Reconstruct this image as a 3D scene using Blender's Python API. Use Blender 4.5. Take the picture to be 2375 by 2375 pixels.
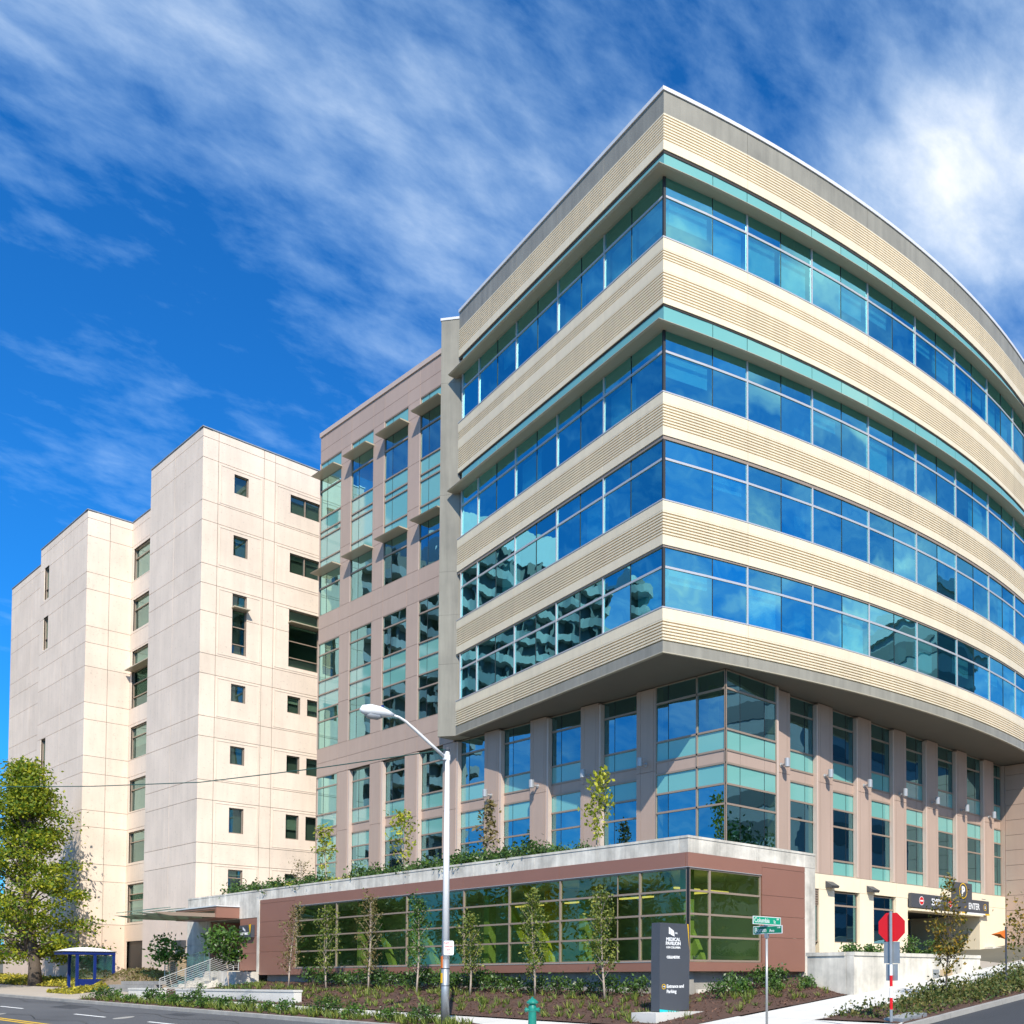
import bpy, math, random
from mathutils import Vector, Matrix
import numpy as np
rad = math.radians
for o in list(bpy.data.objects): bpy.data.objects.remove(o)
scene = bpy.context.scene
COL = scene.collection
# ---------------------------------------------------------------- camera
cam = bpy.data.cameras.new('camera'); camo = bpy.data.objects.new('camera', cam); COL.objects.link(camo)
r = Vector((0.61876, -0.78557, -0.00342)); dn = Vector((0.02445, 0.02361, -0.99942)); fw = Vector((0.78520, 0.61832, 0.03381))
mw = Matrix(((r.x, -dn.x, -fw.x, 0), (r.y, -dn.y, -fw.y, 0), (r.z, -dn.z, -fw.z, 1.6), (0, 0, 0, 1)))
camo.matrix_world = mw
cam.sensor_width = 36; cam.lens = 35.42; cam.shift_x = -0.3046; cam.shift_y = 0.4206
cam.clip_start = 0.2; cam.clip_end = 3000
scene.camera = camo
scene.render.resolution_x = 1024; scene.render.resolution_y = 1024
# ---------------------------------------------------------------- world
SUN = Vector((-0.400, -0.610, 0.690)).normalized()
w = bpy.data.worlds.new('World'); scene.world = w; w.use_nodes = True
nt = w.node_tree; N = nt.nodes; L = nt.links; N.clear()
def nd(t, **kw):
    n = N.new(t)
    for k, v in kw.items(): setattr(n, k, v)
    return n
def vmath(op, a, b=None):
    n = nd('ShaderNodeVectorMath', operation=op)
    for i, x in enumerate((a, b)):
        if x is None: continue
        if isinstance(x, (tuple, list)): n.inputs[i].default_value = x
        else: L.new(x, n.inputs[i])
    return n
def fmath(op, a, b=None, c=None, clamp=False):
    n = nd('ShaderNodeMath', operation=op); n.use_clamp = clamp
    for i, x in enumerate((a, b, c)):
        if x is None: continue
        if isinstance(x, (int, float)): n.inputs[i].default_value = x
        else: L.new(x, n.inputs[i])
    return n.outputs[0]
out = nd('ShaderNodeOutputWorld'); bg = nd('ShaderNodeBackground'); L.new(bg.outputs[0], out.inputs[0])
sky = nd('ShaderNodeTexSky', sky_type='NISHITA'); sky.sun_disc = False
sky.sun_elevation = math.asin(SUN.z); sky.sun_rotation = math.atan2(SUN.x, SUN.y)
sky.altitude = 100; sky.air_density = 1.0; sky.dust_density = 0.2; sky.ozone_density = 3.0
hs = vmath('MULTIPLY', sky.outputs[0], (0.13, 0.86, 1.60))      # deep polarised blue
tc = nd('ShaderNodeTexCoord'); D = tc.outputs['Generated']
sep = nd('ShaderNodeSeparateXYZ'); L.new(D, sep.inputs[0])
zz = fmath('ADD', fmath('MAXIMUM', sep.outputs[2], 0.0), 0.22)
cmb = nd('ShaderNodeCombineXYZ'); L.new(fmath('DIVIDE', sep.outputs[0], zz), cmb.inputs[0]); L.new(fmath('DIVIDE', sep.outputs[1], zz), cmb.inputs[1])
def noise(vec, scale, detail, rough, dist=0.0, rot=0, sc=(1, 1, 1), loc=(0, 0, 0)):
    mp = nd('ShaderNodeMapping'); mp.inputs['Rotation'].default_value = (0, 0, rot); mp.inputs['Scale'].default_value = sc; mp.inputs['Location'].default_value = loc
    L.new(vec, mp.inputs[0]); n = nd('ShaderNodeTexNoise'); L.new(mp.outputs[0], n.inputs['Vector'])
    n.inputs['Scale'].default_value = scale; n.inputs['Detail'].default_value = detail; n.inputs['Roughness'].default_value = rough; n.inputs['Distortion'].default_value = dist
    return n.outputs[0]
n1 = noise(cmb.outputs[0], 4.2, 9, 0.60, 0.12, rad(35), (1.0, 1.45, 1))
n2 = noise(cmb.outputs[0], 1.1, 4, 0.5, 0.3, rad(20), (1, 1.4, 1), (3.1, 1.7, 0))
n3 = noise(cmb.outputs[0], 13.0, 6, 0.6, 0.15, rad(30), (1.0, 1.6, 1))
# cloud cover: an even base, thicker and thinner patches of the sky in view
blobs = [((0.258, 0.834, 0.480), 65, -0.50), ((0.324, 0.785, 0.528), 160, -0.06), ((0.200, 0.930, 0.300), 60, -0.25), ((0.225, 0.875, 0.430), 260, 0.24), ((0.289, 0.864, 0.405), 200, 0.22), ((0.400, 0.745, 0.530), 130, 0.13), ((0.470, 0.610, 0.640), 60, -0.08),
         ((0.215, 0.775, 0.590), 55, 0.36), ((0.359, 0.708, 0.608), 90, 0.06), ((0.690, 0.362, 0.627), 190, 0.38), ((0.655, 0.415, 0.625), 500, 0.22), ((0.409, 0.704, 0.575), 200, -0.08)]
cov = fmath('MULTIPLY_ADD', n2, 0.75, 0.07)
for d, k, a in blobs:
    v = Vector(d).normalized()
    dp = vmath('DOT_PRODUCT', D, tuple(v)).outputs['Value']
    g = fmath('EXPONENT', fmath('MULTIPLY', fmath('SUBTRACT', dp, 1.0), k))
    cov = fmath('MULTIPLY_ADD', g, a, cov)
nn = fmath('MULTIPLY_ADD', n3, 0.58, fmath('MULTIPLY', n1, 0.52))
alpha = fmath('MULTIPLY', fmath('SUBTRACT', fmath('ADD', cov, fmath('MULTIPLY', nn, 0.9)), 0.80), 1.30, clamp=True)
alpha = fmath('MULTIPLY', fmath('POWER', alpha, 1.05), 0.95)
# fair-weather cumulus over the sunward half of the sky, behind the camera (the windows mirror it)
n4 = noise(cmb.outputs[0], 2.6, 9, 0.56, 0.2, rad(10), (1, 1, 1), (7.3, 2.2, 0))
c4 = fmath('MULTIPLY', fmath('SUBTRACT', fmath('MULTIPLY', sep.outputs[1], -1.0), 0.25), 2.2, clamp=True)
a4 = fmath('MULTIPLY', fmath('MULTIPLY', fmath('SUBTRACT', n4, 0.46), 6.0, clamp=True), fmath('MULTIPLY', c4, 0.9))
alpha = fmath('MAXIMUM', alpha, a4)
cm_ = nd('ShaderNodeMix', data_type='RGBA'); L.new(fmath('MULTIPLY', alpha, 1.25, clamp=True), cm_.inputs[0]); cm_.inputs[6].default_value = (4.3, 8.0, 11.8, 1); cm_.inputs[7].default_value = (10.2, 10.6, 11.0, 1)
mix = nd('ShaderNodeMix', data_type='RGBA'); L.new(alpha, mix.inputs[0]); L.new(hs.outputs[0], mix.inputs[6]); L.new(cm_.outputs[2], mix.inputs[7])
L.new(mix.outputs[2], bg.inputs[0]); bg.inputs[1].default_value = 0.095
# ---------------------------------------------------------------- sun
sl = bpy.data.lights.new('sun', 'SUN'); sl.energy = 5.0; sl.angle = rad(0.53); sl.color = (1.0, 0.935, 0.83)
so = bpy.data.objects.new('sun', sl); COL.objects.link(so); so.rotation_euler = SUN.to_track_quat('Z', 'Y').to_euler(); so.location = SUN*200
vs = scene.view_settings; vs.view_transform = 'Standard'; vs.look = 'None'; vs.exposure = 0.30; vs.gamma = 1.0; vs.use_curve_mapping = False
scene.render.engine = 'CYCLES'
# ---------------------------------------------------------------- materials
def s2l(h):
    c = [int(h[i:i+2], 16)/255 for i in (0, 2, 4)]
    return tuple(x/12.92 if x <= .04045 else ((x+.055)/1.055)**2.4 for x in c)
class NT:
    def __init__(s, name):
        s.m = bpy.data.materials.new(name); s.m.use_nodes = True; s.t = s.m.node_tree; s.t.nodes.clear()
        s.out = s.n('ShaderNodeOutputMaterial')
    def n(s, t, **kw):
        x = s.t.nodes.new(t)
        for k, v in kw.items(): setattr(x, k, v)
        return x
    def l(s, a, b): s.t.links.new(a, b)
    def noise(s, vec, scale, detail=4, rough=.6, sc=(1, 1, 1), dist=0):
        mp = s.n('ShaderNodeMapping'); mp.inputs['Scale'].default_value = sc; s.l(vec, mp.inputs[0])
        x = s.n('ShaderNodeTexNoise'); s.l(mp.outputs[0], x.inputs['Vector']); x.inputs['Scale'].default_value = scale
        x.inputs['Detail'].default_value = detail; x.inputs['Roughness'].default_value = rough; x.inputs['Distortion'].default_value = dist
        return x
    def math(s, op, a, b=None, clamp=False):
        x = s.n('ShaderNodeMath', operation=op); x.use_clamp = clamp
        for i, v in enumerate((a, b)):
            if v is None: continue
            if isinstance(v, (int, float)): x.inputs[i].default_value = v
            else: s.l(v, x.inputs[i])
        return x.outputs[0]
def M(name, col, rough=.6, metal=0.0, spec=.5, var=0.0, vs=1.0, vsc=(1, 1, 1), bump=0.0, bs=30.0, fine=0.0, fs=40, isl=0.0, streak=0.0, emit=0.0, trans=0.0, speck=0.0, specks=60, coat=0.0, alt=None, ov=0.0):
    """procedural surface: base colour with large patches (var), fine grain (fine), vertical streaks, specks"""
    if isinstance(col, str): col = s2l(col)
    k = NT(name); b = k.n('ShaderNodeBsdfPrincipled'); k.l(b.outputs[0], k.out.inputs[0])
    b.inputs['Roughness'].default_value = rough; b.inputs['Metallic'].default_value = metal; b.inputs['Specular IOR Level'].default_value = spec
    if coat: b.inputs['Coat Weight'].default_value = coat; b.inputs['Coat Roughness'].default_value = .05
    geo = k.n('ShaderNodeNewGeometry'); pos = geo.outputs['Position']; fac = None
    def addf(v, amt, cur):
        t = k.math('MULTIPLY', k.math('SUBTRACT', v, .5), 2*amt)
        return t if cur is None else k.math('ADD', cur, t)
    if var: fac = addf(k.noise(pos, vs, 5, .6, vsc).outputs[0], var*1.6, fac)
    if fine: fac = addf(k.noise(pos, fs, 3, .6).outputs[0], fine*1.6, fac)
    if streak: fac = addf(k.noise(pos, 1.0, 5, .65, (2.6, 2.6, .22)).outputs[0], streak*1.8, fac)
    if speck:
        sp = k.noise(pos, specks, 2, .5).outputs[0]
        q = k.math('MULTIPLY', k.math('LESS_THAN', sp, .33), -speck)
        fac = q if fac is None else k.math('ADD', fac, q)
    if ov:
        oi = k.n('ShaderNodeObjectInfo'); fac = addf(oi.outputs['Random'], ov, fac)
    if isl: fac = addf(geo.outputs['Random Per Island'], isl, fac)
    if alt is not None:
        mx = k.n('ShaderNodeMix', data_type='RGBA'); mx.inputs[6].default_value = (*col, 1); mx.inputs[7].default_value = (*(s2l(alt) if isinstance(alt, str) else alt), 1)
        k.l(geo.outputs['Random Per Island'], mx.inputs[0]); base = mx.outputs[2]
    else: base = None
    if fac is not None:
        f2 = k.math('MAXIMUM', k.math('ADD', fac, 1.0), .05)
        vm = k.n('ShaderNodeVectorMath', operation='SCALE')
        if base is None: vm.inputs[0].default_value = col
        else: k.l(base, vm.inputs[0])
        k.l(f2, vm.inputs['Scale']); k.l(vm.outputs[0], b.inputs['Base Color'])
    elif base is not None: k.l(base, b.inputs['Base Color'])
    else: b.inputs['Base Color'].default_value = (*col, 1)
    if bump:
        bn = k.n('ShaderNodeBump'); bn.inputs['Strength'].default_value = bump; bn.inputs['Distance'].default_value = .02
        k.l(k.noise(pos, bs, 5, .65).outputs[0], bn.inputs['Height']); k.l(bn.outputs[0], b.inputs['Normal'])
    if emit: b.inputs['Emission Color'].default_value = (*col, 1); b.inputs['Emission Strength'].default_value = emit
    if trans:
        tl = k.n('ShaderNodeBsdfTranslucent'); src = b.inputs['Base Color']
        if src.is_linked: k.l(src.links[0].from_socket, tl.inputs[0])
        else: tl.inputs[0].default_value = (*col, 1)
        ms = k.n('ShaderNodeMixShader'); ms.inputs[0].default_value = trans; k.l(b.outputs[0], ms.inputs[1]); k.l(tl.outputs[0], ms.inputs[2]); k.l(ms.outputs[0], k.out.inputs[0])
    return k.m
def GLASS(name, refl, trans, lo, hi, wob=.012, ws=.9, tilt=.02, rough=0.0, pv=0.0):
    """coated pane: tinted see-through layer under a mirror layer that grows toward grazing angles; panes lie slightly uneven"""
    k = NT(name); geo = k.n('ShaderNodeNewGeometry'); oi = k.n('ShaderNodeObjectInfo')
    tr = k.n('ShaderNodeBsdfTransparent'); tr.inputs[0].default_value = (*trans, 1)
    gl = k.n('ShaderNodeBsdfGlossy'); gl.inputs[0].default_value = (*refl, 1); gl.inputs['Roughness'].default_value = rough
    add = k.n('ShaderNodeVectorMath', operation='ADD'); k.l(geo.outputs['Position'], add.inputs[0])
    cm = k.n('ShaderNodeCombineXYZ'); k.l(k.math('MULTIPLY', oi.outputs['Random'], 40.0), cm.inputs[0]); k.l(cm.outputs[0], add.inputs[1])
    nz = k.noise(add.outputs[0], ws, 2, .5)
    def cen(sock, amt):
        a = k.n('ShaderNodeVectorMath', operation='SUBTRACT'); k.l(sock, a.inputs[0]); a.inputs[1].default_value = (.5, .5, .5)
        c = k.n('ShaderNodeVectorMath', operation='SCALE'); k.l(a.outputs[0], c.inputs[0]); c.inputs['Scale'].default_value = amt; return c.outputs[0]
    wn = k.n('ShaderNodeTexWhiteNoise', noise_dimensions='1D'); k.l(oi.outputs['Random'], wn.inputs['W'])
    s1 = k.n('ShaderNodeVectorMath', operation='ADD'); k.l(cen(nz.outputs['Color'], wob*2), s1.inputs[0]); k.l(cen(wn.outputs['Color'], tilt), s1.inputs[1])
    s3 = k.n('ShaderNodeVectorMath', operation='ADD'); k.l(s1.outputs[0], s3.inputs[0]); k.l(geo.outputs['Normal'], s3.inputs[1])
    nm = k.n('ShaderNodeVectorMath', operation='NORMALIZE'); k.l(s3.outputs[0], nm.inputs[0]); k.l(nm.outputs[0], gl.inputs['Normal'])
    lw = k.n('ShaderNodeLayerWeight'); lw.inputs[0].default_value = .5
    mr = k.n('ShaderNodeMapRange'); k.l(k.math('POWER', lw.outputs['Facing'], 3.0), mr.inputs[0]); mr.inputs[3].default_value = lo; mr.inputs[4].default_value = hi
    fo = k.math('MULTIPLY', mr.outputs[0], k.math('ADD', k.math('MULTIPLY', k.math('SUBTRACT', oi.outputs['Random'], .5), pv), 1.0), clamp=True)
    ms = k.n('ShaderNodeMixShader'); k.l(fo, ms.inputs[0]); k.l(tr.outputs[0], ms.inputs[1]); k.l(gl.outputs[0], ms.inputs[2]); k.l(ms.outputs[0], k.out.inputs[0])
    return k.m
MT = dict(
 beige=M('beige_siding', (.74, .63, .45), .5, var=.07, vs=.5, fine=.03, streak=.07, ov=.025),
 beige_cream=M('cream_panel', (.80, .69, .50), .6, var=.05, vs=.6, fine=.03, streak=.03),
 grey=M('grey_metal_panel', (.27, .25, .20), .45, var=.16, vs=.7, streak=.20, fine=.02, ov=.04),
 coping=M('white_coping', (.66, .65, .66), .4, var=.05),
 mauve=M('mauve_panel', (.43, .315, .25), .5, var=.07, vs=.35, fine=.02, streak=.05, ov=.03),
 mauve_lt=M('mauve_reveal', (.54, .42, .35), .5, var=.05),
 brown=M('brown_panel', (.27, .13, .092), .45, var=.07, vs=.5, fine=.02),
 backing=M('dark_joint', (.035, .03, .028), .8),
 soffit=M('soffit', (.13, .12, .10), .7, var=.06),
 shade=M('sunshade_metal', (.42, .37, .27), .35, spec=.6, var=.04),
 alu=M('silver_mullion', (.55, .53, .52), .35, metal=.35, var=.04),
 taupe=M('taupe_mullion', (.33, .25, .19), .4, metal=.15, var=.04),
 black=M('black_gasket', (.012, .014, .016), .5),
 teal=M('teal_spandrel', (.17, .42, .37), .05, spec=1.0, var=.03, vs=.4, coat=.8),
 glass=GLASS('blue_glass', (.34, .90, .95), (.24, .60, .66), .58, .96, pv=.30, tilt=.035),
 glass_lo=GLASS('lower_glass', (.42, .86, .97), (.36, .56, .42), .40, .95, wob=.008, pv=.25),
 glass_pod=GLASS('lobby_glass', (.62, .80, .66), (.66, .82, .50), .10, .80, wob=.016, pv=.3),
 glass_old=GLASS('old_window_glass', (.50, .74, .74), (.36, .46, .38), .24, .9, pv=.5, tilt=.05),
 conc=M('warm_concrete', (.75, .62, .505), .75, var=.12, vs=.4, fine=.04, fs=25, streak=.08, speck=.14, specks=7, bump=.12, bs=18, ov=.035),
 conc_rough=M('exposed_aggregate', (.72, .57, .455), .9, var=.07, vs=.6, speck=.22, specks=22, bump=.6, bs=40),
 conc_grey=M('weathered_concrete', (.60, .56, .48), .8, var=.42, vs=1.1, fine=.06, streak=.30, bump=.2, bs=25),
 conc_plinth=M('plinth_concrete', (.33, .31, .27), .8, var=.2, vs=.8, fine=.06, streak=.18, bump=.2, bs=25),
 walk=M('sidewalk_concrete', (.60, .58, .53), .85, ov=.05, var=.12, vs=.5, fine=.06, fs=60, bump=.15, bs=70),
 walk_tan=M('old_sidewalk', (.40, .345, .28), .85, var=.13, vs=.5, fine=.08, fs=50, bump=.2, bs=60),
 kerb=M('kerb_concrete', (.33, .315, .285), .85, var=.22, vs=1.3, fine=.08, streak=.1, bump=.2, bs=40),
 asphalt=M('asphalt', (.085, .087, .092), .85, var=.30, vs=.35, vsc=(1, .25, 1), fine=.16, fs=60, bump=.3, bs=90),
 asphalt_d=M('dark_asphalt', (.045, .047, .052), .8, var=.3, vs=.4, vsc=(.3, 1, 1), fine=.16, fs=60, bump=.3, bs=90),
 paint_w=M('white_road_paint', (.72, .72, .70), .7, var=.12, vs=4), paint_y=M('yellow_road_paint', (.72, .44, .02), .7, var=.12, vs=4),
 mulch=M('bark_mulch', (.085, .045, .03), .95, var=.25, vs=1.4, fine=.5, fs=28, bump=1.0, bs=32),
 chips=M('bark_chips', (.11, .055, .035), .9, isl=.6), earth=M('ground_earth', (.12, .11, .08), .95, var=.2, vs=.2),
 white=M('white_paint', (.78, .78, .77), .4), galv=M('galvanised_steel', (.38, .40, .41), .45, metal=.6, var=.12, vs=3, streak=.1),
 lampgrey=M('lamp_grey', (.40, .41, .42), .4, metal=.3), darkgrey=M('charcoal_metal', (.055, .06, .07), .4, var=.05), sign_dark=M('sign_charcoal', (.062, .068, .08), .45, var=.04),
 yellow=M('sign_yellow', (.80, .47, .01), .45), tealp=M('sign_teal', (.01, .50, .52), .45), red=M('sign_red', (.62, .008, .012), .4), signgreen=M('sign_green', (.005, .20, .10), .4, spec=.6),
 signgreen2=M('sign_green_bright', (.01, .32, .18), .35, spec=.6), orange=M('orange_cloth', (.62, .14, .01), .7, var=.1, vs=6), blue=M('shelter_blue', (.006, .022, .15), .35, var=.05),
 hydrant=M('hydrant_green', (.01, .20, .15), .4, var=.15, vs=9, coat=.2), wire=M('wire_green', (.03, .10, .08), .6), steel=M('rail_steel', (.42, .42, .40), .35, metal=.3),
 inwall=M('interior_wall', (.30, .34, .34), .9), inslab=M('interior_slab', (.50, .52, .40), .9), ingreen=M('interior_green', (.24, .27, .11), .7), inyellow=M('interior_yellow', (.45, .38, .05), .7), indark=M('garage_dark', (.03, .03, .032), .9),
 blind=M('roller_blind', (.82, .86, .80), .8), tube=M('light_tube', (1.0, .74, .22), .5, emit=0.8), door=M('dark_door', (.03, .026, .022), .4), tan=M('tan_metal', (.42, .32, .20), .5),
 bark=M('bark', (.11, .085, .065), .9, var=.2, vs=6, bump=.5, bs=30), bark_lt=M('pale_bark', (.42, .34, .27), .8, var=.15, vs=8), block=M('stone_block', (.30, .29, .27), .9, var=.18, vs=2, fine=.1, isl=.2, bump=.4, bs=20),
 leaf_maple=M('maple_leaf', (.085, .21, .012), .5, isl=.35, trans=.42, alt=(.34, .33, .016)), leaf_green=M('green_leaf', (.035, .10, .016), .45, isl=.35, trans=.25, alt=(.09, .17, .02)),
 leaf_dark=M('shrub_leaf', (.022, .065, .012), .4, isl=.4, trans=.2, alt=(.07, .13, .02)), leaf_lime=M('lime_leaf', (.16, .25, .015), .5, isl=.3, trans=.3, alt=(.42, .40, .03)), leaf_col=M('hornbeam_leaf', (.09, .17, .022), .55, isl=.35, trans=.32, alt=(.22, .23, .04)),
 leaf_brown=M('dry_leaf', (.24, .17, .06), .6, isl=.35, trans=.28, alt=(.11, .12, .03)), leaf_orange=M('autumn_leaf', (.09, .13, .015), .55, isl=.35, trans=.3, alt=(.30, .17, .015)), grass=M('grass_blade', (.07, .15, .02), .6, isl=.4, trans=.25, alt=(.22, .24, .04)), cover_y=M('yellow_cover', (.20, .22, .02), .6, isl=.4, trans=.25, alt=(.44, .36, .03)),
 cover_red=M('groundcover_leaf', (.05, .11, .014), .6, isl=.4, trans=.2, alt=(.13, .11, .025)), dry=M('dry_mound', (.24, .17, .10), .95, var=.25, vs=3, bump=.8, bs=18), shelterglass=GLASS('shelter_glass', (.8, .9, .88), (.6, .78, .74), .35, .8, wob=.05, ws=3),
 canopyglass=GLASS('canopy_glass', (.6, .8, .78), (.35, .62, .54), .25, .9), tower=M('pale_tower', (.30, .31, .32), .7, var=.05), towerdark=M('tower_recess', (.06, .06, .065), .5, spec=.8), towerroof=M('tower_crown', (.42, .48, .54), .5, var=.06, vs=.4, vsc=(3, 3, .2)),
)
# ---------------------------------------------------------------- geometry helpers
ORG = {}
class MB:
    def __init__(s): s.v = []; s.f = []
    def q(s, *p):
        n = len(s.v); s.v += [tuple(x) for x in p]; s.f.append(tuple(range(n, n+len(p)))); return s
    def hexa(s, p):
        n = len(s.v); s.v += [tuple(x) for x in p]
        for f in ((3, 2, 1, 0), (4, 5, 6, 7), (0, 1, 5, 4), (1, 2, 6, 5), (2, 3, 7, 6), (3, 0, 4, 7)): s.f.append(tuple(n+i for i in f))
        return s
    def box(s, x0, x1, y0, y1, z0, z1):
        return s.hexa([(x0, y0, z0), (x1, y0, z0), (x1, y1, z0), (x0, y1, z0), (x0, y0, z1), (x1, y0, z1), (x1, y1, z1), (x0, y1, z1)])
    def fb(s, F, s0, s1, o0, o1, z0, z1, n=1):
        """box on a facade: along it s0..s1, outward o0..o1, height z0..z1"""
        return s.ext(F, [(o0, z0), (o1, z0), (o1, z1), (o0, z1)], s0, s1, n)
    def ext(s, F, prof, s0, s1, n=1):
        m = len(prof); b = len(s.v)
        for i in range(n+1):
            t = s0+(s1-s0)*i/n
            s.v += [F(t, o, z) for o, z in prof]
        for i in range(n):
            for j in range(m):
                a = b+i*m+j; c = b+i*m+(j+1) % m
                s.f.append((a, c, c+m, a+m))
        s.f.append(tuple(b+j for j in range(m))); s.f.append(tuple(b+n*m+j for j in reversed(range(m))))
        return s
    def prism(s, poly, z0, z1):
        n = len(s.v); m = len(poly); f = lambda z, p: z(*p) if callable(z) else z
        s.v += [(p[0], p[1], f(z0, p)) for p in poly]+[(p[0], p[1], f(z1, p)) for p in poly]
        s.f.append(tuple(n+i for i in reversed(range(m)))); s.f.append(tuple(n+m+i for i in range(m)))
        for i in range(m):
            j = (i+1) % m; s.f.append((n+i, n+j, n+m+j, n+m+i))
        return s
    def tube(s, pts, r, n=8, cap=True):
        pts = [Vector(p) for p in pts]; rs = r if isinstance(r, (list, tuple)) else [r]*len(pts); b = len(s.v)
        for i, p in enumerate(pts):
            t = (pts[min(i+1, len(pts)-1)]-pts[max(i-1, 0)]).normalized()
            a = t.cross(Vector((0, 0, 1)) if abs(t.z) < .95 else Vector((1, 0, 0))).normalized(); c = t.cross(a)
            s.v += [tuple(p+(a*math.cos(2*math.pi*k/n)+c*math.sin(2*math.pi*k/n))*rs[i]) for k in range(n)]
        for i in range(len(pts)-1):
            for k in range(n):
                k2 = (k+1) % n; s.f.append((b+i*n+k, b+i*n+k2, b+(i+1)*n+k2, b+(i+1)*n+k))
        if cap: s.f.append(tuple(b+k for k in reversed(range(n)))); s.f.append(tuple(b+(len(pts)-1)*n+k for k in range(n)))
        return s
    def lathe(s, c, prof, n=16):
        return s.tube([(c[0], c[1], c[2]+z) for _, z in prof], [max(q, .001) for q, _ in prof], n)
    def leaves(s, C, size, rng, flat=0.0, asp=.55):
        C = np.asarray(C, float); n = len(C)
        if n == 0: return s
        a = rng.normal(size=(n, 3)); a[:, 2] *= (1-flat); a /= np.linalg.norm(a, axis=1)[:, None]
        u = rng.normal(size=(n, 3)); u -= a*(u*a).sum(1)[:, None]; u /= np.linalg.norm(u, axis=1)[:, None]; v = np.cross(a, u)
        sz = size*rng.uniform(.6, 1.35, n)[:, None]
        P = np.stack([C-u*sz, C+v*sz*asp-u*sz*.1, C+u*sz, C-v*sz*asp-u*sz*.1], 1).reshape(-1, 3)
        b = len(s.v); s.v += list(map(tuple, P.tolist())); s.f += [(b+4*i, b+4*i+1, b+4*i+2, b+4*i+3) for i in range(n)]
        return s
    def mesh(s, name, mat, off=Vector((0, 0, 0)), smooth=False):
        me = bpy.data.meshes.new(name); me.from_pydata([(x-off.x, y-off.y, z-off.z) for x, y, z in s.v], [], s.f)
        me.materials.append(MT[mat] if isinstance(mat, str) else mat)
        if smooth: me.polygons.foreach_set('use_smooth', [True]*len(me.polygons))
        me.update(); return me
    def build(s, name, mat, parent=None, smooth=False, kind=None):
        off = ORG[parent.as_pointer()] if parent else Vector((0, 0, 0))
        o = bpy.data.objects.new(name, s.mesh(name, mat, off, smooth)); COL.objects.link(o)
        if parent: o.parent = parent
        ORG[o.as_pointer()] = off
        if kind: o['kind'] = kind
        return o
def tag(o, label, cat, group=None):
    o['label'] = label; o['category'] = cat
    if group: o['group'] = group
    return o
def thing(name, loc, label, cat, group=None):
    o = bpy.data.objects.new(name, None); COL.objects.link(o); o.location = loc; o.empty_display_size = .3
    ORG[o.as_pointer()] = Vector(loc); return tag(o, label, cat, group)
def copy_tree(o, parent=None):
    c = o.copy(); COL.objects.link(c); c.parent = parent; ORG[c.as_pointer()] = ORG[o.as_pointer()]
    for ch in o.children: copy_tree(ch, c)
    return c
def text(body, size, mat, parent, pos, n, sx=1.0, name='lettering', align='CENTER', ext=.006, bold=.0):
    cu = bpy.data.curves.new('t', 'FONT'); cu.body = body; cu.size = size; cu.extrude = ext; cu.align_x = align; cu.offset = bold
    ob = bpy.data.objects.new('t', cu); COL.objects.link(ob); dg = bpy.context.evaluated_depsgraph_get(); dg.update()
    me = bpy.data.meshes.new_from_object(ob.evaluated_get(dg)); bpy.data.objects.remove(ob)
    n = Vector(n).normalized(); y = Vector((0, 0, 1)); x = y.cross(n)
    b = MB(); b.v = [tuple(Vector(pos)+x*(v.co.x*sx)+y*v.co.y+n*v.co.z) for v in me.vertices]; b.f = [tuple(p.vertices) for p in me.polygons]
    return b.build(name, mat, parent)
def G(x, y): return .38+.103*(x-22.04)+.014*(y-15.1)
random.seed(4); RNG = np.random.default_rng(11)
# ================================================================ medical building
P0 = Vector((26.6, 28.85)); PL = Vector((29.08, 47.2)); dL = (PL-P0).normalized(); nL = Vector((-dL.y, dL.x)); LEN = (PL-P0).length
CC = Vector((44.81, 76.68)); CR = (P0-CC).length; A0 = math.atan2(P0.y-CC.y, P0.x-CC.x)
nR0 = (P0-CC).normalized(); MIT = (nL+nR0)/(1+nL.dot(nR0))
def FU(s, o, z):                      # upper volume: s<0 the straight street face, s>0 the curved face
    if abs(s) < 1e-6: p = P0+MIT*o
    elif s < 0: p = P0+dL*(-s)+nL*o
    else:
        a = A0+s/CR; p = CC+Vector((math.cos(a), math.sin(a)))*(CR+o)
    return (p.x, p.y, z)
def FM(s, o, z): return (29.62-o, s, z)      # street face of the lower floors (s = y)
def FC(s, o, z): return (s, 28.62-o, z)      # side-street face (s = x)
bld = thing('medical_building', (35, 40, 2), 'seven-storey medical office building with curved glass and beige banded front', 'building')
def segs(s0, s1): return 1 if s1 <= 0 else max(1, int(math.ceil((s1-s0)/.84)))
JU = [-18.5, -12.2, -4.35, 0, 3.72, 10.36, 17.0, 23.64, 30.28]
g_ = .006
def siding(rows):
    """rows bottom to top: (z0,z1,kind) kind s smooth, r ribbed"""
    prof = [(-.10, rows[0][0])]
    for z0, z1, k in rows:
        if k == 's': prof += [(.07, z0), (.07, z1)]
        else:
            n = int(round((z1-z0)/.122)); h = (z1-z0)/n
            for i in range(n):
                a = z0+i*h; prof += [(-.03, a), (-.03, a+h*.38), (.066, a+h*.44), (.066, a+h*.98)]
            prof += [(-.03, z1)]
    prof.append((-.10, rows[-1][1]))
    return prof
BANDS = [siding([(34.27, 34.66, 's'), (34.66, 35.74, 'r')]),
         siding([(28.06, 28.31, 's'), (28.31, 29.38, 'r'), (29.38, 29.82, 's'), (29.82, 30.26, 'r'), (30.26, 30.70, 's')]),
         siding([(22.80, 23.16, 's'), (23.16, 24.10, 'r'), (24.10, 24.50, 's')]),
         siding([(18.46, 18.85, 's'), (18.85, 19.81, 'r'), (19.81, 20.20, 's')]),
         siding([(14.66, 15.52, 'r'), (15.52, 15.96, 's')])]
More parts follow.
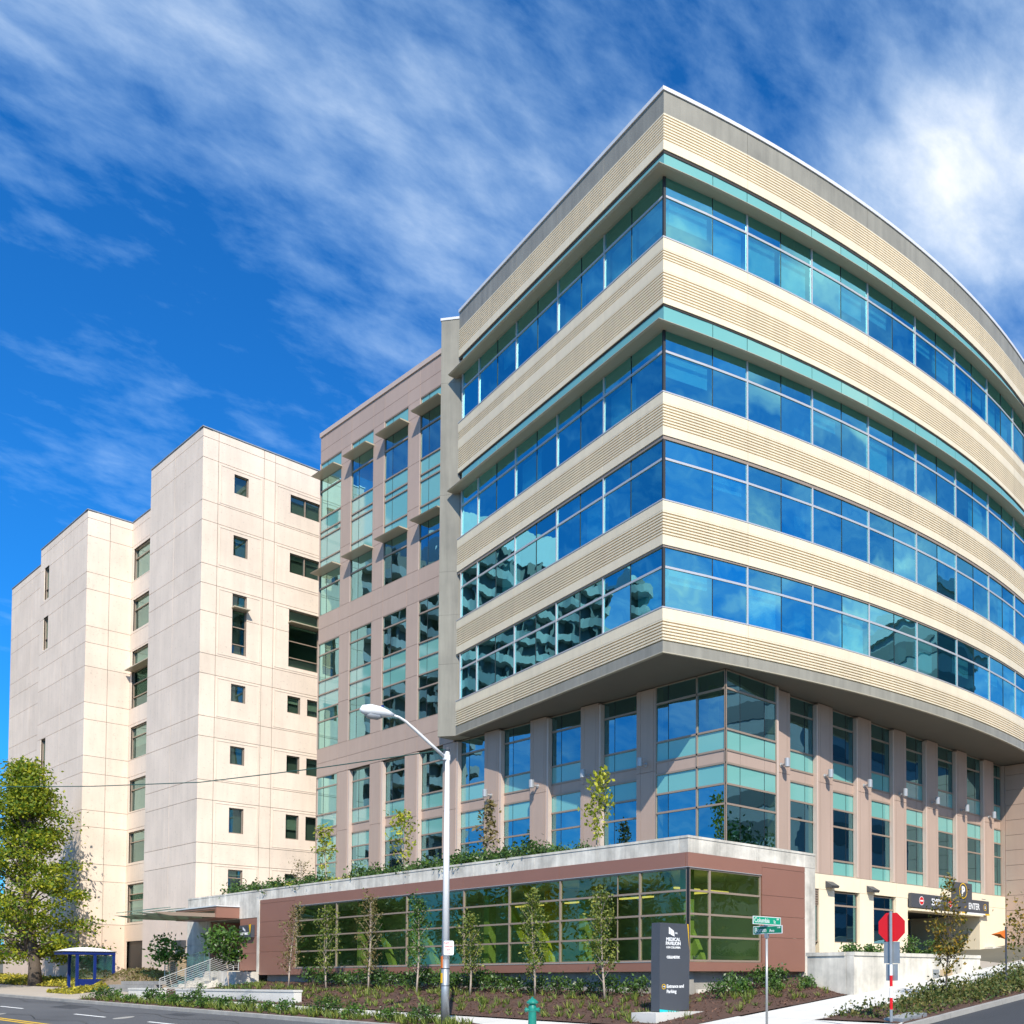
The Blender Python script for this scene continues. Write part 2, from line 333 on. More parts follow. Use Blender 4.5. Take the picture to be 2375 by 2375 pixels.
for prof in BANDS:
    for a, b in zip(JU, JU[1:]):
        a2 = a+(g_ if a else 0); b2 = b-(g_ if b else 0)
        MB().ext(FU, prof, a2, b2, segs(a, b)).build('siding_panel', 'beige', bld)
# backing wall behind siding joints, per band
for z0, z1 in ((34.2, 36.6), (28.0, 30.66), (22.75, 24.46), (18.4, 20.16), (14.3, 15.92)):
    m = MB(); m.fb(FU, -18.5, 0, -.25, -.101, z0, z1); m.fb(FU, 0, 30.28, -.25, -.101, z0, z1, 36); m.build('band_backing', 'backing', bld)
# dark drip trims under each band, sill trims over
for z, t, mt in ((34.15, .11, 'backing'), (27.98, .07, 'backing'), (22.66, .13, 'taupe'), (18.38, .075, 'taupe'), (30.705, .055, 'alu'), (24.505, .05, 'alu'), (20.205, .05, 'alu'), (15.965, .05, 'alu')):
    m = MB(); m.fb(FU, -18.5, 0, -.1, .035 if mt != 'alu' else .085, z, z+t); m.fb(FU, 0, 30.28, -.1, .035 if mt != 'alu' else .085, z, z+t, 36); m.build('band_trim', mt, bld)
JP = [-18.5, -12.2, -8.25, -4.35, 0, 3.72, 10.36, 17.0, 23.64, 30.28]
for a, b in zip(JP, JP[1:]):
    a2 = a+(g_ if a else 0); b2 = b-(g_ if b else 0)
    MB().fb(FU, a2, b2, -.1, .05, 35.745, 36.66, segs(a, b)).build('parapet_panel', 'grey', bld)
    MB().fb(FU, a2, b2, -.12, .05, 14.22, 14.655, segs(a, b)).build('fascia_panel', 'grey', bld)
m = MB(); m.fb(FU, -18.5, 0, -.4, .10, 36.665, 36.82); m.fb(FU, 0, 30.28, -.4, .10, 36.665, 36.82, 36); m.build('roof_coping', 'coping', bld)
m = MB(); m.fb(FU, -18.5, 0, -.02, .068, 14.20, 14.24); m.fb(FU, 0, 30.28, -.02, .068, 14.20, 14.24, 36); m.build('drip_edge', 'shade', bld)
# floor plates, soffit, roof
def poly_u(o): return [FU(-18.4, o, 0)[:2], FU(-9, o, 0)[:2], FU(0, o, 0)[:2]]+[FU(s, o, 0)[:2] for s in np.linspace(2, 30.28, 18)]+[(62, 48), (30, 48)]
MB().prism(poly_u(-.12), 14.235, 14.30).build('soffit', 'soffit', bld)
MB().prism(poly_u(-.12), 36.2, 36.5).build('roof_deck', 'grey', bld)
for z0, z1 in ((15.0, 15.35), (18.5, 19.5), (22.85, 23.7), (28.0, 29.9), (34.0, 34.4)):
    MB().prism(poly_u(-.30), z0, z1).build('floor_plate', 'inslab', bld)
for z0, z1 in ((15.35, 18.5), (19.5, 22.85), (23.7, 28.0), (29.9, 34.0)):
    m = MB()
    m.fb(FU, -18.3, 0, -5.2, -5.0, z0, z1); m.fb(FU, 0, 30.2, -5.2, -5.0, z0, z1, 18); m.build('core_wall', 'inwall', bld)
    m = MB()
    for s in (-16.2, -8.25): m.fb(FU, s-.3, s+.3, -1.5, -.9, z0, z1)
    for s in (7.04, 13.68, 20.32, 26.96): m.fb(FU, s-.3, s+.3, -1.5, -.9, z0, z1)
    m.build('interior_columns', 'inwall', bld)
# ribbon windows
ST_L = [(-4.35, 0, -2.30), (-8.25, -4.35, -6.25), (-12.2, -8.25, -10.15), (-16.2, -12.2, -14.2), (-18.12, -16.2, None)]
ST_R = [(0, 3.72, 2.12)]+[(3.72+3.32*k, 3.72+3.32*(k+1), 3.72+3.32*k+1.68) for k in range(8)]
LEV = [(30.76, 32.44, 33.22, True), (24.555, 26.19, 27.02, True), (20.255, 21.90, 22.66, False), (16.015, 17.61, 18.38, False)]
for li, (z0, zt, z1, sh) in enumerate(LEV):
    for bi, (a, b, th) in enumerate(ST_L+ST_R):
        f = MB(); e = .035
        f.fb(FU, a+.001, b-.001, -.05, .02, zt-.045, zt+.045, 1 if th is None else 2)
        for s in (a, b):
            if s not in (0, -18.12) and (s == (b if b > 0 else a)): f.fb(FU, s-e, s+e, -.06, .035, z0, z1)
        if a == -18.12: f.fb(FU, a-.02, a+.05, -.06, .05, z0, z1)
        win = f.build('window', 'alu', bld)
        if th is not None: MB().fb(FU, th-.014, th+.014, -.03, .004, z0, z1).build('gasket', 'black', win)
        if a == 0 : MB().fb(FU, 0, .07, -.06, .03, z0, z1).build('corner_gasket', 'black', win)
        if b == 0 : MB().fb(FU, -.07, 0, -.06, .03, z0, z1).build('corner_gasket', 'black', win)
        ed = [a, b] if th is None else [a, th, b]
        for p, q in zip(ed, ed[1:]):
            for y0, y1 in ((z0, zt), (zt, z1)):
                m = MB(); m.q(FU(p, -.015, y0), FU(q, -.015, y0), FU(q, -.015, y1), FU(p, -.015, y1)); m.build('pane', 'glass', win)
        # roller blinds on the top floor
        if li > 0 and th is not None and random.random() < .45:
            p, q = random.choice(list(zip(ed, ed[1:]))); h = random.choice([.3, .5, .8, 1.0]); MB().fb(FU, p+.1, q-.1, -.32, -.30, zt-(zt-z0)*h, zt+.05).build('blind', 'blind', win)
        if li == 0 and th is not None:
            hh = [.98, .55, .75, 1.0, .35, .9, .0, .6, .97, .4][(bi*3) % 10]; side = bi % 2
            for k_, (p, q) in enumerate(zip(ed, ed[1:])):
                h = hh if k_ == side else [0, .5, .0, .9, .3][(bi*2+1) % 5]
                if h > .05: MB().fb(FU, p+.12, q-.12, -.32, -.30, zt-(zt-z0)*h, zt+.05).build('blind', 'blind', win)
# teal spandrel strips and sunshades over the two upper ribbons
for zlo, zhi in ((33.28, 34.15), (27.08, 27.98)):
    for a, b, th in ST_L+ST_R:
        ed = [a, b] if th is None else [a, th, b]
        for p, q in zip(ed, ed[1:]): MB().fb(FU, p+(.014 if p else 0), q-(.014 if q else 0), -.05, .012, zlo, zhi).build('spandrel_pane', 'teal', bld)
    m = MB(); m.fb(FU, -18.5, 0, -.08, -.051, zlo, zhi); m.fb(FU, 0, 30.28, -.08, -.051, zlo, zhi, 36); m.build('spandrel_backing', 'black', bld)
for z in (33.22, 27.02):
    pr = [(-.05, z), (.10, z-.02), (.46, z-.01), (.53, z+.03), (.53, z+.05), (.46, z+.075), (-.05, z+.075)]
    for a, b in zip([-18.75, -8.25, 0, 3.72, 10.36, 17.0, 23.64], [-8.25, 0, 3.72, 10.36, 17.0, 23.64, 30.28]):
        MB().ext(FU, pr, a, b, segs(a, b)).build('sunshade', 'shade', bld)
# grey fin at the end of the street face
FIN = [(29.12, 47.16), (28.58, 48.15), (28.72, 48.3), (29.75, 48.3), (29.75, 47.0)]
zf = [14.205, 18.0, 20.6, 22.9, 27.0, 33.0, 36.4]
for a, b in zip(zf, zf[1:]): MB().prism(FIN, a+.008, b).build('fin_panel', 'grey', bld)
c = Vector((29.2, 47.7)); MB().prism([(c.x+(x-c.x)*1.04-.02, c.y+(y-c.y)*1.04) for x, y in FIN], 36.40, 36.53).build('fin_coping', 'coping', bld)
# ---------------------------------------------------------------- tall mauve street facade
PILS = [(32.57+3.885*k, 32.57+3.885*k+1.255) for k in range(8)]       # pilasters along the street
COLW = [(PILS[k][1], PILS[k+1][0]) for k in range(4, 7)]+[(PILS[7][1], 63.72)]
jo = .010
def pan(F, a, b, z0, z1, o=.0, mt='mauve', nm='wall_panel', t=.10, par=None): return MB().fb(F, a+jo, b-jo, o-t, o, z0+jo, z1-jo).build(nm, mt, par or bld)
ROWS_P = [14.15, 15.0, 15.93, 18.45, 20.2, 22.58, 23.5, 24.38, 27.03, 28.0, 30.55, 33.2, 34.12, 34.9, 35.81]
for a, b in [(48.35, PILS[4][1])]+PILS[5:]:
    m = MB(); m.fb(FM, a, b, -.16, -.101, 14.15, 35.9); m.build('joint_backing', 'backing', bld)
    for z0, z1 in zip(ROWS_P, ROWS_P[1:]): pan(FM, a, b, z0, z1)
for ci, (a, b) in enumerate(COLW):
    m = MB()
    for z0, z1 in ((14.15, 15.9), (22.58, 24.35), (34.12, 35.9)): m.fb(FM, a, b, -.16, -.101, z0, z1)
    m.build('joint_backing', 'backing', bld)
    for z0, z1 in ((14.15, 15.0), (15.0, 15.9), (22.58, 23.5), (23.5, 24.35), (34.12, 34.9), (34.9, 35.81)): pan(FM, a, b, z0, z1)
MB().fb(FM, 48.3, 63.78, -.4, .06, 35.815, 36.09).build('roof_coping', 'mauve_lt', bld)
def wincol(F, a, b, zs, kinds, parent, og=-.06, thin=None, glass='glass_lo', frame='taupe', jamb=.05, panel='mauve'):
    """a column of glazing: horizontal bars at zs, kinds per row v vision, t teal, p panel"""
    f = MB()
    for i, z in enumerate(zs):
        h = .04; f.fb(F, a, b, og-.06, og+.05, z-(0 if i == 0 else h), z+(0 if i == len(zs)-1 else h))
    for s, d in ((a, 1), (b, -1)): f.fb(F, min(s, s+d*jamb), max(s, s+d*jamb), og-.06, og+.046, zs[0], zs[-1])
    w = f.build('window', frame, parent)
    ed = [a]+([] if thin is None else (thin if isinstance(thin, list) else [thin]))+[b]
    for t in ed[1:-1]: MB().fb(F, t-.013, t+.013, og-.02, og+.008, zs[0], zs[-1]).build('gasket', 'black', w)
    for i, k in enumerate(kinds):
        for p, q in zip(ed, ed[1:]):
            if k == 'v': m = MB(); m.q(F(p, og, zs[i]), F(q, og, zs[i]), F(q, og, zs[i+1]), F(p, og, zs[i+1])); m.build('pane', glass, w)
            elif k == 't': MB().fb(F, p+.013, q-.013, og-.03, og, zs[i], zs[i+1]).build('spandrel_pane', 'teal', w)
            else: MB().fb(F, p+.008, q-.008, og-.03, og+.02, zs[i], zs[i+1]).build('spandrel_panel', panel, w)
    return w
for a, b in COLW:
    th = b-.86
    for zs, ks in (([15.9, 17.64, 18.4, 19.34, 20.19, 21.84, 22.58], 'vvttvv'), ([24.35, 26.09, 26.97, 27.9, 29.34, 29.71, 30.59, 32.32, 33.13, 34.12], 'vvttttvvt')):
        wincol(FM, a, b, zs, ks, bld, thin=th)
    for z in (33.13, 26.97):
        pr = [(-.1, z-.04), (.50, z-.035), (.58, z), (.50, z+.035), (-.1, z+.04)]
        MB().ext(FM, pr, a-.1, b+.02).build('sunshade', 'shade', bld)
    m = MB()                                                            # white reveal on the far jamb
    for z0, z1 in ((15.9, 22.58), (24.35, 34.12)): m.fb(FM, b-.002, b+.045, -.11, .006, z0, z1)
    m.build('reveal', 'mauve_lt', bld)
# ---------------------------------------------------------------- lower street floors
ZL = [6.25, 7.07, 8.68, 9.50, 10.36, 10.90, 11.76, 13.44, 14.20]; KL = 'tvvtptvv'
def pilaster(F, a, b, z0, z1, rev):
    """front panels with two shallow grooves, deep returns beside the recessed glazing"""
    par = MB().fb(F, a, b, -.42, -.03, z0, z1).build('pilaster', 'mauve', bld)
    w = b-a
    for y0, y1 in ((z0, 10.55), (10.55, z1)):
        for u0, u1 in ((0, .13), (.13, .80), (.80, 1)):
            MB().fb(F, a+w*u0+(.008 if u0 else 0), a+w*u1-(.008 if u1 < 1 else 0), -.0299, 0, y0+jo, y1-jo).build('pilaster_panel', 'mauve', par)
    return par
for k, (a, b) in enumerate(PILS): pilaster(FM, a, b, 6.2, 14.2 if k < 4 else 14.14, 1)
for k in range(8):
    a = PILS[k][1]; b = PILS[k+1][0] if k < 7 else 63.72
    wincol(FM, a, b, ZL[:-1]+[14.2 if k < 4 else 14.14], KL, bld, og=-.26 if k < 7 else -.03, thin=b-.86)
    MB().fb(FM, b-.16, b-.001, -.24, -.02, 6.2, 14.1).build('reveal', 'mauve_lt', bld)
CB = wincol(FM, 28.40, PILS[0][0], ZL, KL, bld, og=-.02, thin=[30.05, 31.80], glass='glass_lo')
MB().fb(FM, 30.05-.04, 30.05+.04, -.08, .03, 6.25, 14.2).build('mullion', 'taupe', CB)
def FC2(s, o, z): return (s, 28.40-o, z)
wincol(FC2, 29.62, 32.78, ZL, KL, bld, og=-.02, thin=[30.50, 32.02])
MB().box(29.605, 29.70, 28.385, 28.48, 6.25, 14.2).build('corner_post', 'black', bld)
MB().box(32.78, 32.91, 28.37, 28.9, 6.2, 14.2).build('reveal', 'mauve_lt', bld)
# ---------------------------------------------------------------- side-street floors
PX = [(32.91+3.095*k, 32.91+3.095*k+1.065) for k in range(7)]
for a, b in PX: pilaster(FC, a, b, 6.33, 14.2, 1)
for k in range(7):
    a = PX[k][1]; b = PX[k+1][0] if k < 6 else 53.85
    wincol(FC, a, b, [6.36]+ZL[1:], KL, bld, og=-.27, thin=a+(b-a)*.66)
    if k < 6: MB().fb(FC, b-.12, b-.001, -.25, -.02, 6.36, 14.1).build('reveal', 'mauve_lt', bld)
def lampcyl(F, s, z):
    o = .36; c = F(s, o, z)
    par = MB().lathe((c[0], c[1], c[2]-.19), [(.11, 0), (.125, .01), (.125, .37), (.115, .385), (.0, .39)], 14).build('wall_lamp', 'lampgrey', bld, smooth=False)
    p0 = F(s, 0, z-.06); p1 = F(s, o, z-.06)
    MB().tube([p0, p1], .055, 8).build('bracket', 'lampgrey', par); MB().tube([p0, F(s, .03, z-.06)], .10, 12).build('wall_plate', 'lampgrey', par)
for a, b in PX: lampcyl(FC, (a+b)/2-.1, 10.95)
for a, b in PILS[:4]: lampcyl(FM, (a+b)/2, 10.95)
# cream base storey with garage entrance
CREAM = [(30.9, 37.16), (37.16, 39.14), (39.14, 40.31), (40.31, 42.26), (42.26, 43.33)]
def creampan(a, b, z0, z1): return MB().fb(FC, a+.006, b-.006, -.30, 0, z0+.006, z1-.006).build('cream_panel', 'beige_cream', bld)
for a, b in ((30.9, 35.6), (36.0, 37.16), (39.14, 40.31), (42.26, 43.33)): creampan(a, b, 1.9, 5.62)
for a, b in ((37.16, 39.14), (40.31, 42.26)): creampan(a, b, 1.9, 3.2)
for a, b in ((30.9, 36.02), (36.02, 37.16), (37.16, 39.2), (39.2, 42.3), (42.3, 45.4), (45.4, 48.5), (48.5, 51.5), (51.5, 53.9)): creampan(a, b, 5.62, 6.33)
for a, b, z0, z1 in ((50.75, 51.5, 2.2, 5.62), (51.5, 53.9, 2.2, 5.62)): creampan(a, b, z0, z1)
for a, b in ((37.16, 39.14), (40.31, 42.26)): wincol(FC, a, b, [3.2, 4.95, 5.57], 'vv', bld, og=-.2, glass='glass_lo', thin=a+1.2)
wincol(FC, 35.6, 36.0, [3.2, 4.9, 5.6], 'vp', bld, og=-.12)
m = MB()
for i in range(6): m.fb(FC, 35.62, 35.98, -.1, -.02, 4.95+i*.11, 5.0+i*.11)
m.build('louver', 'taupe', bld)
# garage opening
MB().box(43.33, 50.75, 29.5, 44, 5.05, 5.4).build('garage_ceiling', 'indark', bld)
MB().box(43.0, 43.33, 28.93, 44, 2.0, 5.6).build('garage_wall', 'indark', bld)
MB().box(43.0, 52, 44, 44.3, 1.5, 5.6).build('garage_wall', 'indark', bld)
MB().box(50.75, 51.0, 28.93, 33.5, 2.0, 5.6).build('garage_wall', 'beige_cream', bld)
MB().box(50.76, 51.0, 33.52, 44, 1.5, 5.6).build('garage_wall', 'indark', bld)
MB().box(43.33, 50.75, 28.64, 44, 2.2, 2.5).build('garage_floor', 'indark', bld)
MB().box(50.66, 50.75, 33.3, 33.5, 2.5, 5.1).build('door_track', 'galv', bld)
m = MB(); m.hexa([(50.60, 29.3, 3.9), (50.74, 29.3, 3.9), (50.74, 33.2, 2.6), (50.60, 33.2, 2.6), (50.60, 29.3, 4.1), (50.74, 29.3, 4.1), (50.74, 33.2, 2.8), (50.60, 33.2, 2.8)]); m.build('shadow_bar', 'tan', bld)  # tan bar standing in for the diagonal shadow line on the inner wall
MB().box(43.36, 50.7, 28.35, 29.4, 5.0, 5.1).build('garage_header', 'beige_cream', bld)
MB().fb(FC, 43.36, 51.44, -.28, .05, 5.10, 5.16).build('header_trim', 'beige_cream', bld)
for x in (46.5,):
    for i in range(5): MB().box(x+i*.85, x+i*.85+.55, 31+i*1.2, 31.1+i*1.2, 4.75, 4.80).build('light_tube', 'tube', bld) if i in (0, 2) else None
for x in (36.75, 40.0):
    m = MB(); m.ext(FC, [(0, 5.72), (.34, 5.70), (.40, 5.80), (0, 6.02)], x-.28, x+.28); m.build('wall_lamp', 'darkgrey', bld)
# projecting side wall at the far right
def FS(s, o, z): return (53.9-o, s, z)
zr = [3.2, 4.6, 5.5, 6.4, 7.3, 8.2, 9.1, 10.0, 10.9, 11.8, 12.7, 13.6, 14.2]
MB().box(53.98, 54.4, 22.0, 28.6, 2.0, 14.2).build('side_wall', 'backing', bld)
for z0, z1 in zip(zr, zr[1:]):
    for a, b in ((22.0, 25.3), (25.3, 28.6)): MB().fb(FS, a+.01, b-.01, -.08, 0, z0+jo, z1-jo).build('wall_panel', 'mauve', bld)
MB().box(53.55, 53.9, 22.0, 28.6, 2.0, 3.2).build('base_course', 'conc_rough', bld)
# floors, columns and core behind the lower glazing and the mauve facade
LP = [(30.0, 29.1), (53.8, 29.1), (53.8, 63.5), (30.0, 63.5)]
MB().box(53.86, 54.0, 28.62, 64, 2, 14.2).build('end_wall', 'mauve', bld)
for z0, z1 in ((6.0, 6.3), (10.2, 10.95)): MB().prism(LP, z0, z1).build('floor_plate', 'inslab', bld)
LP2 = [(29.85, 48.35), (50, 48.35), (50, 63.5), (29.85, 63.5)]
for z0, z1 in ((14.2, 15.85), (18.5, 20.1), (22.62, 24.3), (27.1, 30.45), (34.2, 35.9)): MB().prism(LP2, z0, z1).build('floor_plate', 'inslab', bld)
for z0, z1 in ((6.3, 10.2), (10.95, 14.2)):
    MB().box(35.2, 35.4, 35.0, 63.4, z0, z1).build('core_wall', 'inwall', bld); MB().box(35.2, 53.6, 34.8, 35.0, z0, z1).build('core_wall', 'inwall', bld)
for z0, z1 in ((15.85, 18.5), (20.1, 22.62), (24.3, 27.1), (30.45, 34.2)): MB().box(34.2, 34.4, 48.4, 63.4, z0, z1).build('core_wall', 'inwall', bld)
for y in (34.5, 38.4, 42.3, 46.2, 50.0, 53.9, 57.8, 61.8):
    MB().box(31.0, 31.35, y-.18+.9, y+.18+.9, 6.3, 14.15).build('interior_column', 'ingreen', bld)
    if y > 48: MB().box(31.0, 31.35, y-.18+.9, y+.18+.9, 15.9, 34.1).build('interior_column', 'ingreen', bld)
for x in (30.9, 34.6, 37.9, 41.0, 44.1, 47.2, 50.3): MB().box(x-.15, x+.2, 30.2, 30.5, 6.3, 14.15).build('interior_column', 'ingreen', bld)
for x, mt in ((31.9, 'inyellow'), (35.2, 'orange'), (44.9, 'inyellow')):
    MB().hexa([(x, 30.3, 6.3), (x+.25, 30.3, 6.3), (x+.25, 30.5, 6.3), (x, 30.5, 6.3), (x-.7, 30.3, 10.2), (x-.45, 30.3, 10.2), (x-.45, 30.5, 10.2), (x-.7, 30.5, 10.2)]).build('interior_brace', mt, bld)
# garage header sign
sg = thing('garage_sign', (47.4, 28.5, 5.1), 'charcoal garage header sign reading EXIT and ENTER with round P panel', 'sign')
MB().box(43.34, 51.46, 28.40, 28.58, 5.17, 5.90).build('sign_board', 'sign_dark', sg)
MB().box(47.6, 49.55, 28.41, 28.57, 5.90, 6.78).build('parking_panel', 'sign_dark', sg)
def disc(c, r0, r1, n, mt, nm, par, t=.01, k=40):
    """flat ring or disc, r0 inner radius"""
    n = Vector(n).normalized(); y = Vector((0, 0, 1)); x = y.cross(n); m = MB(); c = Vector(c)
    P = lambda r, a: tuple(c+x*math.cos(a)*r+y*math.sin(a)*r+n*t)
    for i in range(k):
        a, b = 2*math.pi*i/k, 2*math.pi*(i+1)/k
        if r0: m.q(P(r0, a), P(r1, a), P(r1, b), P(r0, b))
        else: m.q(tuple(c+n*t), P(r1, a), P(r1, b))
    return m.build(nm, mt, par)
nY = (0, -1, 0)
disc((48.55, 28.40, 6.33), .38, .43, nY, 'yellow', 'ring', sg); text('P', .72, 'white', sg, (48.55, 28.395, 6.07), nY, .9, bold=.03)
text('EXIT', .50, 'white', sg, (45.75, 28.395, 5.37), nY, .95, bold=.008); text('ENTER', .50, 'white', sg, (49.75, 28.395, 5.36), nY, .82, bold=.008)
for x in (44.3, 47.15):
    disc((x, 28.40, 5.54), 0, .23, nY, 'white', 'no_entry_disc', sg, .004); disc((x, 28.40, 5.54), 0, .20, nY, 'red', 'no_entry_disc', sg, .008)
    MB().box(x-.14, x+.14, 28.385, 28.392, 5.50, 5.58).build('no_entry_bar', 'white', sg)
disc((51.0, 28.40, 5.53), .16, .19, nY, 'yellow', 'ring', sg)
m = MB(); m.q((50.97, 28.39, 5.62), (50.97, 28.39, 5.50), (51.03, 28.39, 5.50), (51.03, 28.39, 5.62)); m.q((50.91, 28.39, 5.51), (51.0, 28.39, 5.42), (51.09, 28.39, 5.51)); m.build('arrow', 'white', sg)
MB().box(48.3, 51.46, 28.36, 28.44, 5.09, 5.165).build('clearance_bar', 'white', sg)
for a, b in ((48.3, 48.85), (50.95, 51.46)): MB().box(a, b, 28.355, 28.359, 5.085, 5.17).build('clearance_stripe', 'yellow', sg)
MB().box(50.5, 50.9, 28.3, 28.34, 5.97, 6.0).build('sign_lamp', 'darkgrey', sg)
# ================================================================ lobby podium
pod = thing('lobby_podium', (24, 24.8, 1), 'single-storey brown and glass lobby wing with concrete parapet along the street', 'building')
def FP(s, o, z): return (24.0-o, s, z)
def FQ(s, o, z): return (s, 24.77-o, z)
RZ = [2.17, 2.99, 3.77, 4.57, 5.33]
def lobby(F, ed, thin):
    for a, b in zip(ed, ed[1:]):
        f = MB()
        for z in RZ: f.fb(F, a, b, -.08, .0, z-.035, z+.035)
        f.fb(F, a, a+.04, -.08, .004, RZ[0], RZ[-1]); f.fb(F, b-.04, b, -.08, .004, RZ[0], RZ[-1])
        w = f.build('window', 'taupe', pod); cut = [a]+[t for t in thin if a < t < b]+[b]
        for t in cut[1:-1]: MB().fb(F, t-.015, t+.015, -.06, -.03, RZ[0], RZ[-1]).build('gasket', 'taupe', w)
        for p, q in zip(cut, cut[1:]):
            for z0, z1 in zip(RZ, RZ[1:]): m = MB(); m.q(F(p, -.05, z0), F(q, -.05, z0), F(q, -.05, z1), F(p, -.05, z1)); m.build('pane', 'glass_pod', w)
lobby(FP, [24.83, 27.22, 31.76, 35.05, 38.30, 42.86, 46.10, 49.38, 53.71], [28.45, 39.55, 50.65])
lobby(FQ, [24.06, 25.05, 27.69], [])
MB().box(23.995, 24.07, 24.765, 24.84, 2.13, 5.36).build('corner_post', 'black', pod)
def bp(F, a, b, z0, z1): return MB().fb(F, a+.006, b-.006, -.1, .02, z0+.006, z1-.006).build('brown_panel', 'brown', pod)
for i, (a, b) in enumerate(zip([24.885, 31.76, 38.3, 46.1, 53.8], [31.76, 38.3, 46.1, 53.8, 57.9])):
    if a < 53: bp(FP, a, b, 5.37, 5.865); bp(FP, a, b, 1.80, 2.13)
for z0, z1 in ((5.37, 5.865), (1.80, 2.13)): bp(FQ, 23.974, 27.75, z0, z1)
for z0, z1 in zip([1.80, 3.07, 3.87, 4.63], [3.07, 3.87, 4.63, 5.66]): bp(FQ, 27.75, 30.25, z0, z1)
for z0, z1 in zip([1.80, 3.04, 3.84, 4.66], [3.04, 3.84, 4.66, 5.66]): bp(FP, 53.78, 57.88, z0, z1)
bp(FP, 53.78, 57.88, 5.66, 5.865); bp(FQ, 27.75, 30.25, 5.66, 5.865)
# sill and head flashing
MB().fb(FP, 24.78, 53.75, -.05, .035, 2.13, 2.15).build('flashing', 'alu', pod); MB().fb(FP, 24.78, 53.75, -.05, .04, 5.35, 5.37).build('flashing', 'alu', pod); MB().fb(FQ, 24.0, 27.72, -.05, .04, 5.35, 5.37).build('flashing', 'alu', pod)
# concrete parapet, cast in lengths
ce = [25.235, 29.6, 33.4, 37.6, 41.8, 44.5, 48.6, 52.8, 56.6, 60.8, 64.4, 67.9]
for a, b in zip(ce, ce[1:]):
    MB().fb(FP, a+.006, b-.006, -.45, -.02, 5.87, 6.36).build('parapet_block', 'conc_grey', pod); MB().fb(FP, a+.006, b-.006, -.45, .0, 6.365, 6.45).build('parapet_cap', 'conc_grey', pod)
for a, b in zip([24.0, 27.5], [27.5, 30.95]):
    MB().fb(FQ, a+.02 if a < 25 else a+.006, b-.006, -.45, -.02, 5.87, 6.36).build('parapet_block', 'conc_grey', pod); MB().fb(FQ, a+.006 if a > 25 else 24.0, b-.006, -.45, .0, 6.365, 6.45).build('parapet_cap', 'conc_grey', pod)
MB().fb(FQ, 30.27, 30.95, -.45, -.03, .9, 5.865).build('end_pier', 'conc_grey', pod)
MB().box(24.30, 24.5, 25.0, 57.6, .4, 1.82).build('plinth', 'conc_plinth', pod); MB().box(24.5, 30.9, 25.1, 25.3, .4, 1.82).build('plinth', 'conc_plinth', pod)
MB().fb(FQ, 24.6, 30.9, -.22, -.12, .5, 1.18).build('plinth_ledge', 'conc_grey', pod)
MB().box(24.1, 29.5, 25.0, 67.8, 6.10, 6.2).build('roof_deck', 'conc_plinth', pod)
MB().box(24.1, 29.55, 25.0, 67.8, 5.45, 5.55).build('ceiling', 'inslab', pod)
MB().box(24.12, 29.6, 24.9, 57.8, 1.84, 1.95).build('lobby_floor', 'inslab', pod)
MB().box(29.4, 29.6, 25.3, 57.7, 1.95, 5.45).build('back_wall', 'inslab', pod)
MB().box(24.4, 29.4, 57.5, 57.7, 1.95, 5.45).build('end_wall', 'inslab', pod); MB().box(30.0, 30.2, 25.3, 28.5, 1.95, 5.45).build('end_wall', 'inslab', pod)
for y in (25.6, 31.2, 37.6, 43.6, 48.4): MB().box(24.75, 25.1, y, y+.35, 1.95, 5.45).build('interior_column', 'ingreen', pod)
for y, d, mt in ((48.2, -2.2, 'ingreen'), (44.6, -2.4, 'ingreen'), (37.4, -2.6, 'inyellow'), (35.6, -1.8, 'inyellow'), (27.3, -2.0, 'ingreen')):
    MB().hexa([(25.0, y+d, 1.95), (25.2, y+d, 1.95), (25.2, y+d-.4, 1.95), (25.0, y+d-.4, 1.95), (25.0, y, 5.4), (25.2, y, 5.4), (25.2, y-.4, 5.4), (25.0, y-.4, 5.4)]).build('interior_brace', mt, pod)
MB().box(27.5, 27.7, 33.5, 37.5, 1.95, 5.45).build('partition', 'inyellow', pod)
for y in (26.0, 29.5, 33.0, 36.5): MB().box(26.6, 26.75, y, y+1.9, 4.72, 4.78).build('light_tube', 'tube', pod)
for x in (25.0, 26.5): MB().box(x, x+1.2, 26.4, 26.55, 4.78, 4.84).build('light_tube', 'tube', pod)
# entrance bay
bp(FP, 58.2, 60.38, 2.05, 3.0); bp(FP, 58.2, 60.38, 3.0, 3.95); bp(FP, 58.2, 60.38, 3.95, 4.92)
MB().fb(FP, 57.92, 58.19, -.4, .03, 1.85, 5.86).build('concrete_jamb', 'conc_grey', pod); MB().fb(FP, 58.19, 64.75, -.4, -.01, 4.95, 5.865).build('lintel', 'conc_grey', pod)
for z0, z1 in ((.9, 3.6), (3.6, 5.865)): MB().fb(FP, 64.76, 67.9, -.5, -.005, z0+.008, z1).build('concrete_pier', 'conc_grey', pod)
MB().box(26.6, 26.8, 60.2, 64.9, 2.0, 4.95).build('entrance_door', 'door', pod); MB().box(24.1, 26.6, 64.5, 64.74, 2.0, 4.95).build('recess_wall', 'brown', pod); MB().box(24.12, 26.6, 60.1, 60.36, 2.0, 4.95).build('recess_wall', 'brown', pod)
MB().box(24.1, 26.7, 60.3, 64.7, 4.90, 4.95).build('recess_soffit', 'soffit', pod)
MB().box(22.85, 24.0, 57.95, 60.35, .8, 1.98).build('landing_block', 'conc_grey', pod); MB().box(23.35, 26.6, 60.35, 65.5, .8, 2.04).build('landing', 'conc_grey', pod)
MB().box(22.82, 24.6, 60.55, 66.3, 4.98, 5.60).build('canopy', 'brown', pod); MB().box(22.78, 24.6, 60.5, 66.35, 5.602, 5.66).build('canopy_flashing', 'coping', pod)
